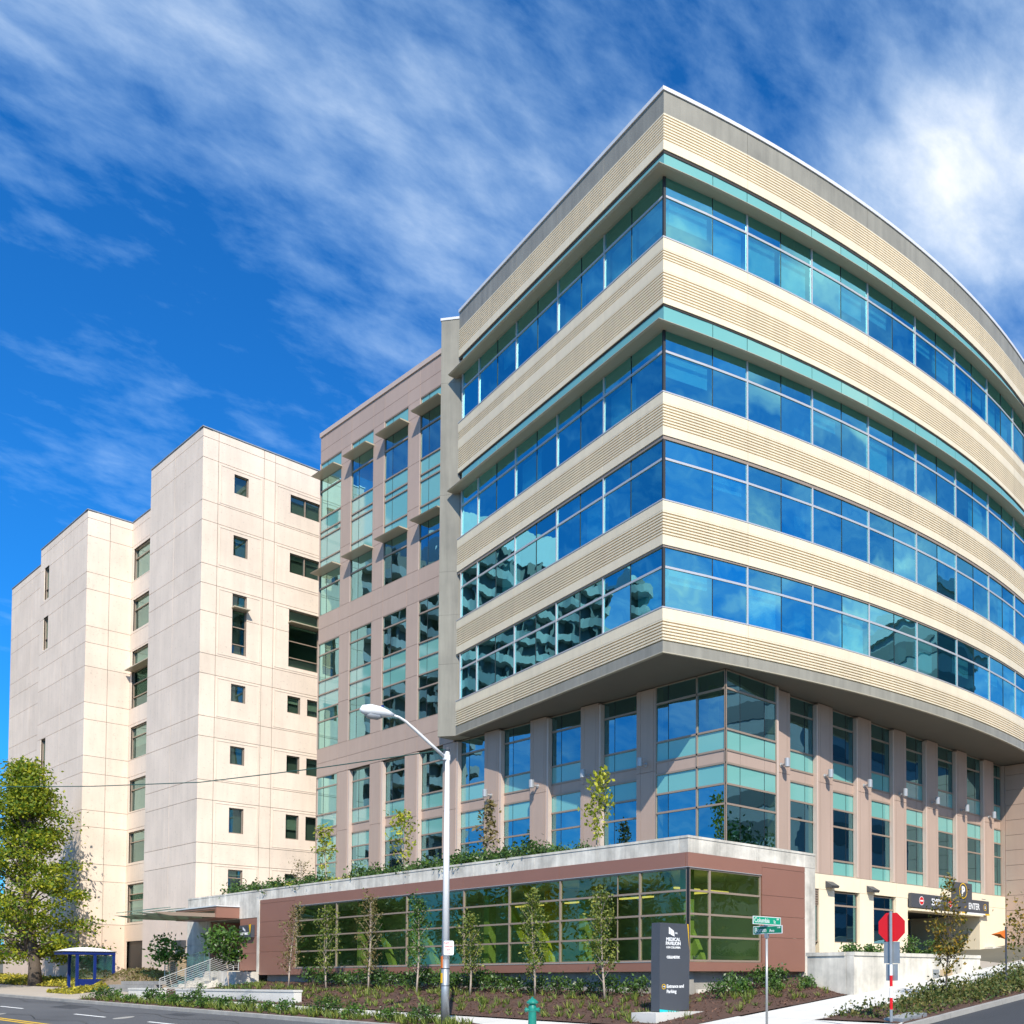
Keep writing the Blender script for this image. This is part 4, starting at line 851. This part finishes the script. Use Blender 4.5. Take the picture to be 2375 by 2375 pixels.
text('Boren', .165, 'white', b1, (nx_-.011, ny_+.39, 2.695), nX, .95, align='LEFT', ext=.003); text('Ave', .11, 'white', b1, (nx_-.011, ny_-.09, 2.69), nX, .95, align='LEFT', ext=.003); text('1100', .06, 'white', b1, (nx_-.011, ny_-.34, 2.775), nX, .9, align='LEFT', ext=.003)
text('Columbia', .165, 'white', b2, (nx_-.46, ny_-.011, 2.92), nY, .86, align='LEFT', ext=.003); text('St', .11, 'white', b2, (nx_+.24, ny_-.011, 2.915), nY, .95, align='LEFT', ext=.003); text('800', .06, 'white', b2, (nx_+.36, ny_-.011, 3.0), nY, .9, align='LEFT', ext=.003)
# stop sign seen from behind
sx_, sy_ = 22.04, 15.1; sz_ = G(sx_, sy_)
ss = thing('stop_sign', (sx_, sy_, sz_), 'back of a red octagonal sign on a red and white banded post', 'sign')
u = Vector((.18, -.984, 0)); n = Vector((-.984, -.18, 0)); c = Vector((sx_, sy_, 2.91))-n*.06
m = MB(); R_ = .38/math.cos(math.pi/8); pp = [c+u*R_*math.cos(math.pi/8+k*math.pi/4)+Vector((0, 0, 1))*R_*math.sin(math.pi/8+k*math.pi/4) for k in range(8)]
m.v = [tuple(p+n*.004) for p in pp]+[tuple(p-n*.004) for p in pp]; m.f = [tuple(range(8)), tuple(range(15, 7, -1))]+[(i, (i+1) % 8, 8+(i+1) % 8, 8+i) for i in range(8)]; m.build('octagon', 'red', ss)
for za, zb, w_ in ((1.95, 2.52, .23), (1.49, 1.93, .17)):
    m = MB(); q = [Vector((c.x, c.y, 0))+u*s for s in (-w_, w_)]; m.hexa([(*(q[0]+n*.004).xy, za), (*(q[1]+n*.004).xy, za), (*(q[1]-n*.004).xy, za), (*(q[0]-n*.004).xy, za), (*(q[0]+n*.004).xy, zb), (*(q[1]+n*.004).xy, zb), (*(q[1]-n*.004).xy, zb), (*(q[0]-n*.004).xy, zb)]); m.build('plate', 'galv', ss)
for za, zb, mt in ((sz_-.1, .73, 'galv'), (.73, 1.04, 'red'), (1.04, 1.34, 'white'), (1.34, 1.63, 'red'), (1.63, 1.92, 'white'), (1.92, 3.32, 'galv')): MB().tube([(sx_, sy_, za), (sx_, sy_, zb)], .042, 8).build('post', mt, ss)
# orange pennant on a post
ox, oy = 29.6, 15.72; oz = G(ox, oy)
op = thing('pennant_post', (ox, oy, oz), 'dark metal post holding a folded orange pennant in the side-street bed', 'sign')
MB().tube([(ox, oy, oz), (ox, oy, 3.22)], .035, 8).build('post', 'darkgrey', op)
d = Vector((-.48, .62, 0))*.62; m = MB(); a_, b_, t_, f_ = Vector((ox, oy, 3.12)), Vector((ox, oy, 2.80)), Vector((ox, oy, 2.97))+d, Vector((ox-.08, oy-.05, 2.98))+d*.4
m.q(a_, f_, t_); m.q(f_, b_, t_); m.q(a_, b_, f_); m.build('pennant', 'orange', op)
ul = thing('utility_cover', (22.8, 15.1, .4), 'flat grey utility cover at the tip of the side-street bed', 'utility cover')
MB().prism([(22.2, 14.85), (23.4, 14.85), (23.4, 15.45), (22.2, 15.45)], lambda x, y: G(x, y)-.1, lambda x, y: G(x, y)+.09).build('frame', 'galv', ul); MB().prism([(22.26, 14.9), (23.34, 14.9), (23.34, 15.4), (22.26, 15.4)], lambda x, y: G(x, y)+.05, lambda x, y: G(x, y)+.10).build('lid', 'lampgrey', ul)
# bus shelter
bs = thing('bus_shelter', (21.1, 75.7, 1.1), 'blue framed bus shelter with white domed roof on the left pavement', 'bus shelter')
X0, X1, Y0, Y1, zb, zt = 20.15, 22.05, 74.0, 75.5, 1.0, 3.12
for x, y in ((X0, Y0), (21.06, Y0), (X1, Y0), (X0, Y1), (X1, Y1)): MB().box(x-.07, x+.07, y-.07, y+.07, zb, zt).build('post', 'blue', bs)
MB().box(19.40, 22.12, Y0-.1, Y1+.1, zt, zt+.16).build('roof_beam', 'blue', bs); MB().box(19.36, 22.16, Y0-.14, Y1+.14, zt+.16, zt+.21).build('roof_edge', 'darkgrey', bs)
m = MB(); nn_ = 10
for j in range(nn_+1):
    for i in range(nn_+1): m.v.append((19.36+2.8*i/nn_, Y0-.14+(Y1-Y0+.28)*j/nn_, zt+.212+.26*math.sin(math.pi*i/nn_)**.7*math.sin(math.pi*j/nn_)**.5))
for j in range(nn_):
    for i in range(nn_): a = j*(nn_+1)+i; m.f.append((a, a+1, a+nn_+2, a+nn_+1))
m.build('roof_dome', 'white', bs, smooth=True)
for a, b in ((X0+.07, 20.99), (21.13, X1-.07)):
    MB().box(a, b, Y0-.03, Y0+.03, zb+.1, zb+.62).build('lower_panel', 'blue', bs); MB().box(a, b, Y0-.012, Y0+.012, zb+.68, zt-.06).build('glass_panel', 'shelterglass', bs)
for a, b in ((Y0+.07, Y1-.07),): MB().box(X1-.03, X1+.03, a, b, zb+.1, zb+.62).build('lower_panel', 'blue', bs); MB().box(X1-.012, X1+.012, a, b, zb+.68, zt-.06).build('glass_panel', 'shelterglass', bs)
MB().box(X0, X1, Y1-.012, Y1+.012, zb+.68, zt-.06).build('glass_panel', 'shelterglass', bs)
# overhead wire
tag(MB().tube([(17.8, 29.4, 8.95), (16.3, 35.2, 8.85), (14.9, 41.2, 8.9), (13.4, 47.6, 9.3), (12, 54, 9.84), (8, 71, 11.4)], .018, 6).build('overhead_wire', 'wire'), 'thin green overhead wire running left from the lamp post', 'wire')
# apartment tower across the street: stands left of the frame, seen mirrored in the windows
tw = thing('apartment_tower', (-18, 150, 0), 'tall pale apartment tower with rows of curved balconies mirrored in the windows', 'building')
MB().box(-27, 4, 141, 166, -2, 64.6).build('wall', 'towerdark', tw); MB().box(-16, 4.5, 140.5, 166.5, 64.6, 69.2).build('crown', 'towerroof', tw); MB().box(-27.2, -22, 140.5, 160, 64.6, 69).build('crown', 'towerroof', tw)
bay = lambda o: [(-27-o*.5, 143)]+[(-27+31*i/40, 140.2-o*(.6+.4*math.sin(i*.63+.4))) for i in range(41)]+[(4+o*.5, 143), (4+o*.5, 165), (-27, 165)]
bm_ = MB().prism(bay(2.2), 0, 1.25).mesh('balcony', 'tower')
for k in range(18):
    o = bpy.data.objects.new('balcony', bm_); COL.objects.link(o); o.parent = tw; o.location = (18, -150, 2.5+3.4*k)
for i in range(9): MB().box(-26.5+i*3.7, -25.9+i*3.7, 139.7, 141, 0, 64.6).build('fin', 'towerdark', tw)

# office block across the side street: right of the frame, seen mirrored in the far curved windows
ob_ = thing('office_block', (106, -26, 4), 'pale mid-rise office block mirrored in the far right curved windows', 'building')
MB().box(88, 124, -42, -14, 0, 44).build('wall', 'tower', ob_); MB().box(87.6, 124.4, -42.4, -13.6, 44, 45.2).build('parapet', 'coping', ob_)
for k in range(10): MB().box(87.9, 87.99, -40, -16, 6+3.9*k, 8+3.9*k).build('window_band', 'towerdark', ob_); MB().box(90, 122, -13.99, -13.9, 6+3.9*k, 8+3.9*k).build('window_band', 'towerdark', ob_)
# ================================================================ planting
def clumps(env, n, per, sd, rng):
    """env(t)->random centre; leaves gathered in clumps with gaps between"""
    P = []
    for _ in range(n):
        c = np.array(env()); P.append(c+rng.normal(size=(per, 3))*sd)
    return np.concatenate(P)
def columnar(name, base, top, rad_, label, group, mat='leaf_col', n=70, per=16, z0=.9, bark='bark_lt', leaf=.075, seed=0, cat='tree'):
    rng = np.random.default_rng(seed); H = top-base[2]; t = thing(name, base, label, cat, group)
    lean = rng.normal(size=2)*.03
    ax = lambda u: np.array([base[0]+lean[0]*u*H+.05*math.sin(u*5+seed), base[1]+lean[1]*u*H+.05*math.cos(u*4+seed), base[2]+u*H])
    MB().tube([tuple(ax(u)) for u in (0, .15, .3, .5, .7, .9)], [.045, .038, .032, .024, .014, .006], 7).build('trunk', bark, t, smooth=True)
    m = MB(); C = []; zz0 = z0/H
    for k in range(26):
        u = zz0*.75+(1-zz0*.75)*(k/26)**.9*.92; a = k*2.4+seed; p = ax(u); r = rad_*max(.12, (1-((u-.38)/.68)**2))*rng.uniform(.5, 1.1)
        q = p+np.array([math.cos(a)*r, math.sin(a)*r, r*1.5]); m.tube([tuple(p), tuple((p+q)/2+np.array([0, 0, -.02])), tuple(q)], [.009, .006, .003], 4, False)
        for f in (.45, .75, 1.0): C.append(p+(q-p)*f)
    m.build('branches', bark, t)
    P = np.concatenate([c+rng.normal(size=(per, 3))*[.09, .09, .11] for c in C if rng.random() < .86])
    MB().leaves(P, leaf, rng).build('crown', mat, t); return t
G1 = 'saplings in the bed before the lobby glass'
ords = ['first', 'second', 'third', 'fourth', 'fifth', 'sixth', 'seventh', 'eighth', 'ninth', 'tenth', 'eleventh', 'twelfth', 'thirteenth', 'fourteenth', 'fifteenth', 'sixteenth', 'seventeenth', 'eighteenth', 'nineteenth', 'twentieth', 'twenty-first', 'twenty-second', 'twenty-third', 'twenty-fourth', 'twenty-fifth', 'twenty-sixth', 'twenty-seventh', 'twenty-eighth', 'twenty-ninth', 'thirtieth', 'thirty-first', 'thirty-second', 'thirty-third', 'thirty-fourth', 'thirty-fifth']
for i, (y, zt_, mt) in enumerate(((50.6, 5.2, 'leaf_brown'), (46.7, 4.95, 'leaf_col'), (42.8, 5.4, 'leaf_brown'), (38.9, 5.1, 'leaf_green'), (35.1, 4.05, 'leaf_col'), (31.0, 4.9, 'leaf_col'), (27.1, 4.65, 'leaf_col'))):
    z = G(22.3, y)+hb(22.3, y)-.03
    columnar('column_tree', (22.3, y, z), zt_, .50, f'slim upright sapling with {"browning" if mt=="leaf_brown" else "green"} leaves, {ords[i]} from the left before the lobby glass', G1, mt, per=20 if mt != 'leaf_brown' else 13, seed=i+3, z0=.8, leaf=.055)
G2 = 'young trees on the podium roof'
for i, (y, zt_, mt, rr, pr_) in enumerate(((54.7, 9.95, 'leaf_lime', .62, 5), (46.8, 9.85, 'leaf_lime', .75, 5), (39.5, 9.55, 'leaf_brown', .45, 4), (32.0, 9.9, 'leaf_lime', .62, 7))):
    columnar('roof_tree', (26.0, y, 6.2), zt_, rr, f'thin lime-leaved young tree on the podium roof, {ords[i]} from the left', G2, mt, per=pr_, seed=20+i, z0=1.1, leaf=.10)
columnar('bare_shrub', (26.0, 57.6, 6.2), 8.0, .7, 'bare twiggy shrub at the left end of the podium roof planting', None, 'leaf_brown', per=2, seed=33, z0=.4, leaf=.06, cat='shrub')
def round_tree(name, base, trunk_h, crown_c, rx, rz, label, mat, n=2600, leaf=.085, seed=1, tr=.04, bark='bark_lt', ncl=46, sd=.14, group=None):
    rng = np.random.default_rng(seed); t = thing(name, base, label, 'tree', group); cc = np.array(crown_c); b = np.array(base)
    MB().tube([tuple(b), tuple(b+(cc-b)*.35+rng.normal(size=3)*.03), tuple(b+(cc-b)*.7), tuple(cc)], [tr, tr*.8, tr*.6, tr*.35], 8).build('trunk', bark, t, smooth=True)
    m = MB(); cen = []
    for k in range(ncl):
        d = rng.normal(size=3); d /= np.linalg.norm(d); r = rng.uniform(.35, 1.0)**.6; q = cc+d*r*np.array([rx, rx, rz]); cen.append(q)
        st = b+(cc-b)*rng.uniform(.55, 1.0); m.tube([tuple(st), tuple(st*.5+q*.5+np.array([0, 0, -.05*rx])), tuple(q)], [tr*.35, tr*.2, tr*.08], 4, False)
    m.build('branches', bark, t)
    P = np.concatenate([c+rng.normal(size=(n//ncl, 3))*sd*rng.uniform(.7, 1.4) for c in cen]); MB().leaves(P, leaf, rng).build('crown', mat, t); return t
round_tree('small_tree', (22.0, 64.4, 1.3), 1.5, (22.0, 65.2, 3.2), .95, .75, 'small leafy tree at the left of the entrance stair rail', 'leaf_green', 900, .10, 5, ncl=30, sd=.17)
round_tree('small_tree', (21.6, 55.6, 1.0), 1.5, (21.6, 56.1, 3.35), .92, .85, 'small round leafy tree in front of the entrance door', 'leaf_green', 1500, .10, 6, ncl=38, sd=.16)
round_tree('street_tree', (27.0, 16.45, .89), 1.5, (27.15, 16.4, 3.05), .50, 1.6, 'young autumn-coloured street tree beside the red octagonal sign', 'leaf_orange', 1300, .062, 7, ncl=40, sd=.11, tr=.035, bark='bark')
round_tree('street_tree', (33.3, 16.35, 1.5), 1.5, (33.2, 16.35, 3.3), 1.25, 1.1, 'young street tree cut off by the right edge of the photo', 'leaf_orange', 900, .08, 8, ncl=44, sd=.22, tr=.035, bark='bark')
# big maple at the left edge
rng = np.random.default_rng(9); mp = thing('maple_tree', (20.7, 84.6, 1.2), 'large green and yellow maple tree at the left edge before the concrete tower', 'tree')
b0 = np.array([20.7, 84.6, 1.1]); MB().tube([(20.7, 84.6, 1.0), (20.65, 84.7, 2.6), (20.5, 85.0, 4.6), (20.3, 85.4, 7.5), (20.2, 85.6, 11), (20.2, 85.7, 14.5)], [.46, .34, .29, .22, .13, .05], 12).build('trunk', 'bark', mp, smooth=True)
m = MB(); cen = []
for k in range(230):
    u = rng.random()**1.15; z = 3.4+u*13.0; r = 4.5*max(.05, 1-(z-3.4)/13.6)**.72*rng.uniform(.25, 1.08); a = rng.uniform(0, 2*math.pi)
    q = np.array([20.25+math.cos(a)*r, 85.6+math.sin(a)*r*1.15, z-.25*r*.5]); cen.append(q)
    if k % 2 == 0:
        st = np.array([20.3, 85.4, max(3.2, z-1.3-r*.35)]); m.tube([tuple(st), tuple(st*.5+q*.5+np.array([0, 0, .2])), tuple(q)], [.09, .05, .015], 5, False)
m.build('limbs', 'bark', mp)
P = np.concatenate([c+rng.normal(size=(130, 3))*np.array([.50, .50, .28])*rng.uniform(.6, 1.25) for c in cen]); MB().leaves(P, .115, rng, .3).build('crown', 'leaf_maple', mp)
# shrubs
def shrub_mesh(nm, h, w, mat, n, leaf, seed, up=.3):
    rng = np.random.default_rng(seed); m = MB(); cen = []
    for k in range(22):
        a = rng.uniform(0, 6.28); r = w*rng.uniform(.1, 1)**.7; z = h*(.25+.75*rng.random()*(1-.45*(r/w)**2)); cen.append(np.array([math.cos(a)*r, math.sin(a)*r, z]))
    for c in cen[:14]: m.tube([(0, 0, 0), tuple(c*.55), tuple(c)], [.014, .01, .004], 4, False)
    stems = m
    P = np.concatenate([c+rng.normal(size=(n//22, 3))*np.array([.10, .10, .09])*(w/.35) for c in cen]); P[:, 2] = np.abs(P[:, 2])
    return stems.mesh('stems', 'bark'), MB().leaves(P, leaf, rng, up).mesh('foliage', mat)
VAR = {'d': [shrub_mesh('s', .68, .42, 'leaf_dark', 420, .055, s) for s in (1, 2, 3)], 'g': [shrub_mesh('s', .5, .34, 'leaf_green', 300, .055, s) for s in (4, 5)], 'h': [shrub_mesh('s', .55, .62, 'leaf_dark', 760, .065, s) for s in (6, 7, 8)], 'l': [shrub_mesh('s', .42, .5, 'leaf_lime', 420, .055, 9)], 't': [shrub_mesh('s', .8, .28, 'leaf_green', 330, .05, s) for s in (10, 11)]}
def shrub(x, y, z, kind, label, group, sc=1.0):
    v = random.choice(VAR[kind]); t = thing('shrub', (x, y, z), label, 'shrub', group); t.rotation_euler.z = random.uniform(0, 6.28); t.scale = (sc, sc, sc*random.uniform(.88, 1.12))
    for nm, me in zip(('stems', 'foliage'), v): o = bpy.data.objects.new(nm, me); COL.objects.link(o); o.parent = t
    return t
ys = [49.78, 48.5, 47.14, 45.52, 44.2, 42.89, 41.32, 39.9, 38.6, 37.3, 35.99, 34.81, 33.46, 32.21, 30.74, 29.52, 28.04, 26.52]
for i, y in enumerate(ys): shrub(23.25+random.uniform(-.15, .15), y, G(23.2, y)+hb(23.2, y)-.03, 'd', f'dark leafy shrub at the foot of the lobby wall, {ords[i]} from the left', 'shrubs along the lobby wall', random.uniform(1.0, 1.3))
for i, (x, y) in enumerate(((23.6, 23.0), (24.4, 22.7), (25.2, 23.7), (25.6, 22.3), (26.24, 23.8), (26.7, 21.8), (27.0, 23.4), (28.6, 22.9 if False else 23.9))):
    shrub(min(x, 26.95), y, G(x, y)+hb(min(x, 27), y)-.03, 'd' if i % 2 == 0 else 'g', f'leafy shrub in the corner bed right of the monument sign, {ords[i]} from the left', 'shrubs in the corner bed', random.uniform(.8, 1.15))
for i, x in enumerate((28.0, 28.6, 29.2, 29.8, 30.5, 31.2, 31.9, 32.5, 33.2, 33.9)):
    shrub(x, 20.95+.3*(i % 2), 2.29, 't' if i in (6, 7, 8, 9) else 'g', f'small green plant on top of the planter wall, {ords[i]} from the left', 'plants on the planter wall', random.uniform(.75, 1.0))
for i, y in enumerate(np.arange(63.6, 33.5, -1.0)):
    k = 'l' if i in (7, 8, 12, 13, 14, 19) else 'h'
    shrub(24.95+random.uniform(-.12, .25), y, 6.2 if k == 'h' else 6.22, k, f'{"yellow-green" if k=="l" else "dark green"} hedge shrub behind the podium parapet, {ords[i]} from the left', 'hedge shrubs on the podium roof', random.uniform(1.0, 1.3))
for i, y in enumerate((32.6, 31.4, 30.2, 29.2, 27.6, 26.2)): shrub(24.9, y, 6.2, 'h' if i < 2 else 'l', f'low shrub behind the podium parapet near the corner, {ords[i]} from the left', 'low shrubs at the podium corner', .62 if i > 1 else .8)
for i, y in enumerate((61.5, 59.4, 56.8, 54.6, 52.3, 50.9, 49.4, 47.8, 46.0, 44.2, 42.0, 40.1, 37.4, 34.9, 32.6, 30.4)):
    shrub(17.75+random.uniform(-.2, .2), y, G(17.7, y)-.02, 'g' if i % 3 else 'd', f'young shrub in the kerbside strip, {ords[i]} from the left', 'shrubs in the kerbside strip', random.uniform(.8, 1.1))
for i, y in enumerate((56.6, 54.2, 52.6, 51.0)): shrub(20.6, y, G(20.6, y)+.02, 't', f'wispy plant behind the long white low wall, {ords[i]} from the left', 'plants behind the low wall', .8)
# tufts and ground cover (uncountable)
def tufts(pts, h, n, mat, name, label, w=.012, spread=.10):
    m = MB(); rng = np.random.default_rng(len(pts))
    for x, y, z in pts:
        hh = h*rng.uniform(.6, 1.3)
        for _ in range(n):
            a = rng.uniform(0, 6.28); l = hh*rng.uniform(.5, 1.1); dx, dy = math.cos(a), math.sin(a); s = spread*rng.uniform(.3, 1.4); b = (x+dx*.02, y+dy*.02, z)
            m.q((b[0]-dy*w, b[1]+dx*w, b[2]), (b[0]+dy*w, b[1]-dx*w, b[2]), (b[0]+dx*s*.5+dy*w*.8, b[1]+dy*s*.5-dx*w*.8, z+l*.65), (x+dx*s, y+dy*s, z+l))
    o = m.build(name, mat, kind='stuff'); o['label'] = label
rr = random.Random(5)
pts = []
for _ in range(420):
    x, y = rr.uniform(19.6, 22.9), rr.uniform(21, 56); pts.append((x, y, G(x, y)+hb(x, y)-.02))
for _ in range(40):
    x, y = rr.uniform(23, 27), rr.uniform(20.9, 22.6); pts.append((x, y, G(x, y)+hb(x, y)-.02))
tufts(pts, .26, 16, 'grass', 'grass_tufts', 'small green grass tufts scattered over the mulch bed', .014, .16)
pts = [(x, y, G(x, y)-.02) for x, y in ((rr.uniform(17.3, 18.2), rr.uniform(28.2, 63)) for _ in range(420))]
tufts(pts, .30, 14, 'grass', 'strip_grass', 'green tufts filling the kerbside planting strip', .015, .16)
def cover(name, label, mat, n, fn, leaf, seed, flat=.4):
    rng = np.random.default_rng(seed); C = [fn(rng) for _ in range(n)]; C = [c for c in C if c is not None]; o = MB().leaves(C, leaf, rng, flat).build(name, mat, kind='stuff'); o['label'] = label
def f_col(r):
    x = 22.3+(r.random()**1.1)*26; y = r.uniform(14.8, 17.6); k = .5+.5*math.sin(x*1.9+y*2.2+math.sin(x*3.1)*1.5); h = min(1, (x-22.0)/5)
    if r.random() > .15+.85*k*h+.25*(x > 26): return None
    return (x, y, G(x, y)+abs(r.normal())*.13*(.4+h)*(.5+k)+.04)
cover('ground_cover', 'low green and rusty ground cover in the side-street bed', 'cover_red', 26000, f_col, .055, 2)
def f_y1(r): x, y = r.uniform(20.6, 24.2), r.uniform(78, 110); return (x, y, G(x, y)+abs(r.normal())*.11)
cover('ground_cover', 'yellow-green ground cover beside the left pavement and the maple', 'cover_y', 9000, f_y1, .10, 3)
def f_y2(r):
    y = r.uniform(68.5, 73.2); x = r.uniform(18.4, 20.4+(y-68.5)*.1); q = ((x-22.3)/1.8)**2+((y-70.3)/5)**2
    return (x, y, G(x, y)+max(0, 1-q)**.8*.95+abs(r.normal())*.08+max(0, (x-18.5))*.05*(73.5-y)/5)
cover('ground_cover', 'yellow-green ground cover spilling down beside the bus shelter', 'cover_y', 6500, f_y2, .085, 4)
def f_dry(r):
    x, y = r.uniform(20.9, 24), r.uniform(66, 74.5); q = ((x-22.3)/1.8)**2+((y-70.3)/5)**2
    if q > 1 or (y > 69 and r.random() < .6): return None
    return (x, y, G(x, y)+max(0, 1-q)**.8*.98+abs(r.normal())*.07)
cover('mound_plants', 'dry brown and green plants over the mound', 'leaf_brown', 4000, f_dry, .07, 5)

# trees across the two streets: outside the frame, seen mirrored in the lower windows
proto = None
for i, (x, y, h, lb) in enumerate(((-5, 62, 11, 'across the main road'), (-6, 80, 13, 'across the main road'), (-4, 98, 12, 'across the main road'), (-7, 118, 12, 'across the main road'), (36, -9, 12, 'across the side street'), (47, -8, 10, 'across the side street'), (58, -10, 13, 'across the side street'), (71, -9, 11, 'across the side street'))):
    z = clampG(x, y)
    if proto is None: proto = round_tree('far_street_tree', (x, y, z), 3, (x, y, z+6.8), 4.2, 4.3, '', 'leaf_dark', 5200, .22, 41, tr=.22, bark='bark', ncl=110, sd=.62); t = proto
    else: t = copy_tree(proto); t.location = (x, y, z); t.rotation_euler.z = i*1.3; t.scale = (h/11,)*3
    tag(t, f'dark street tree {lb} mirrored in the windows, {ords[i % 4]} of its row', 'tree', 'trees across the streets')
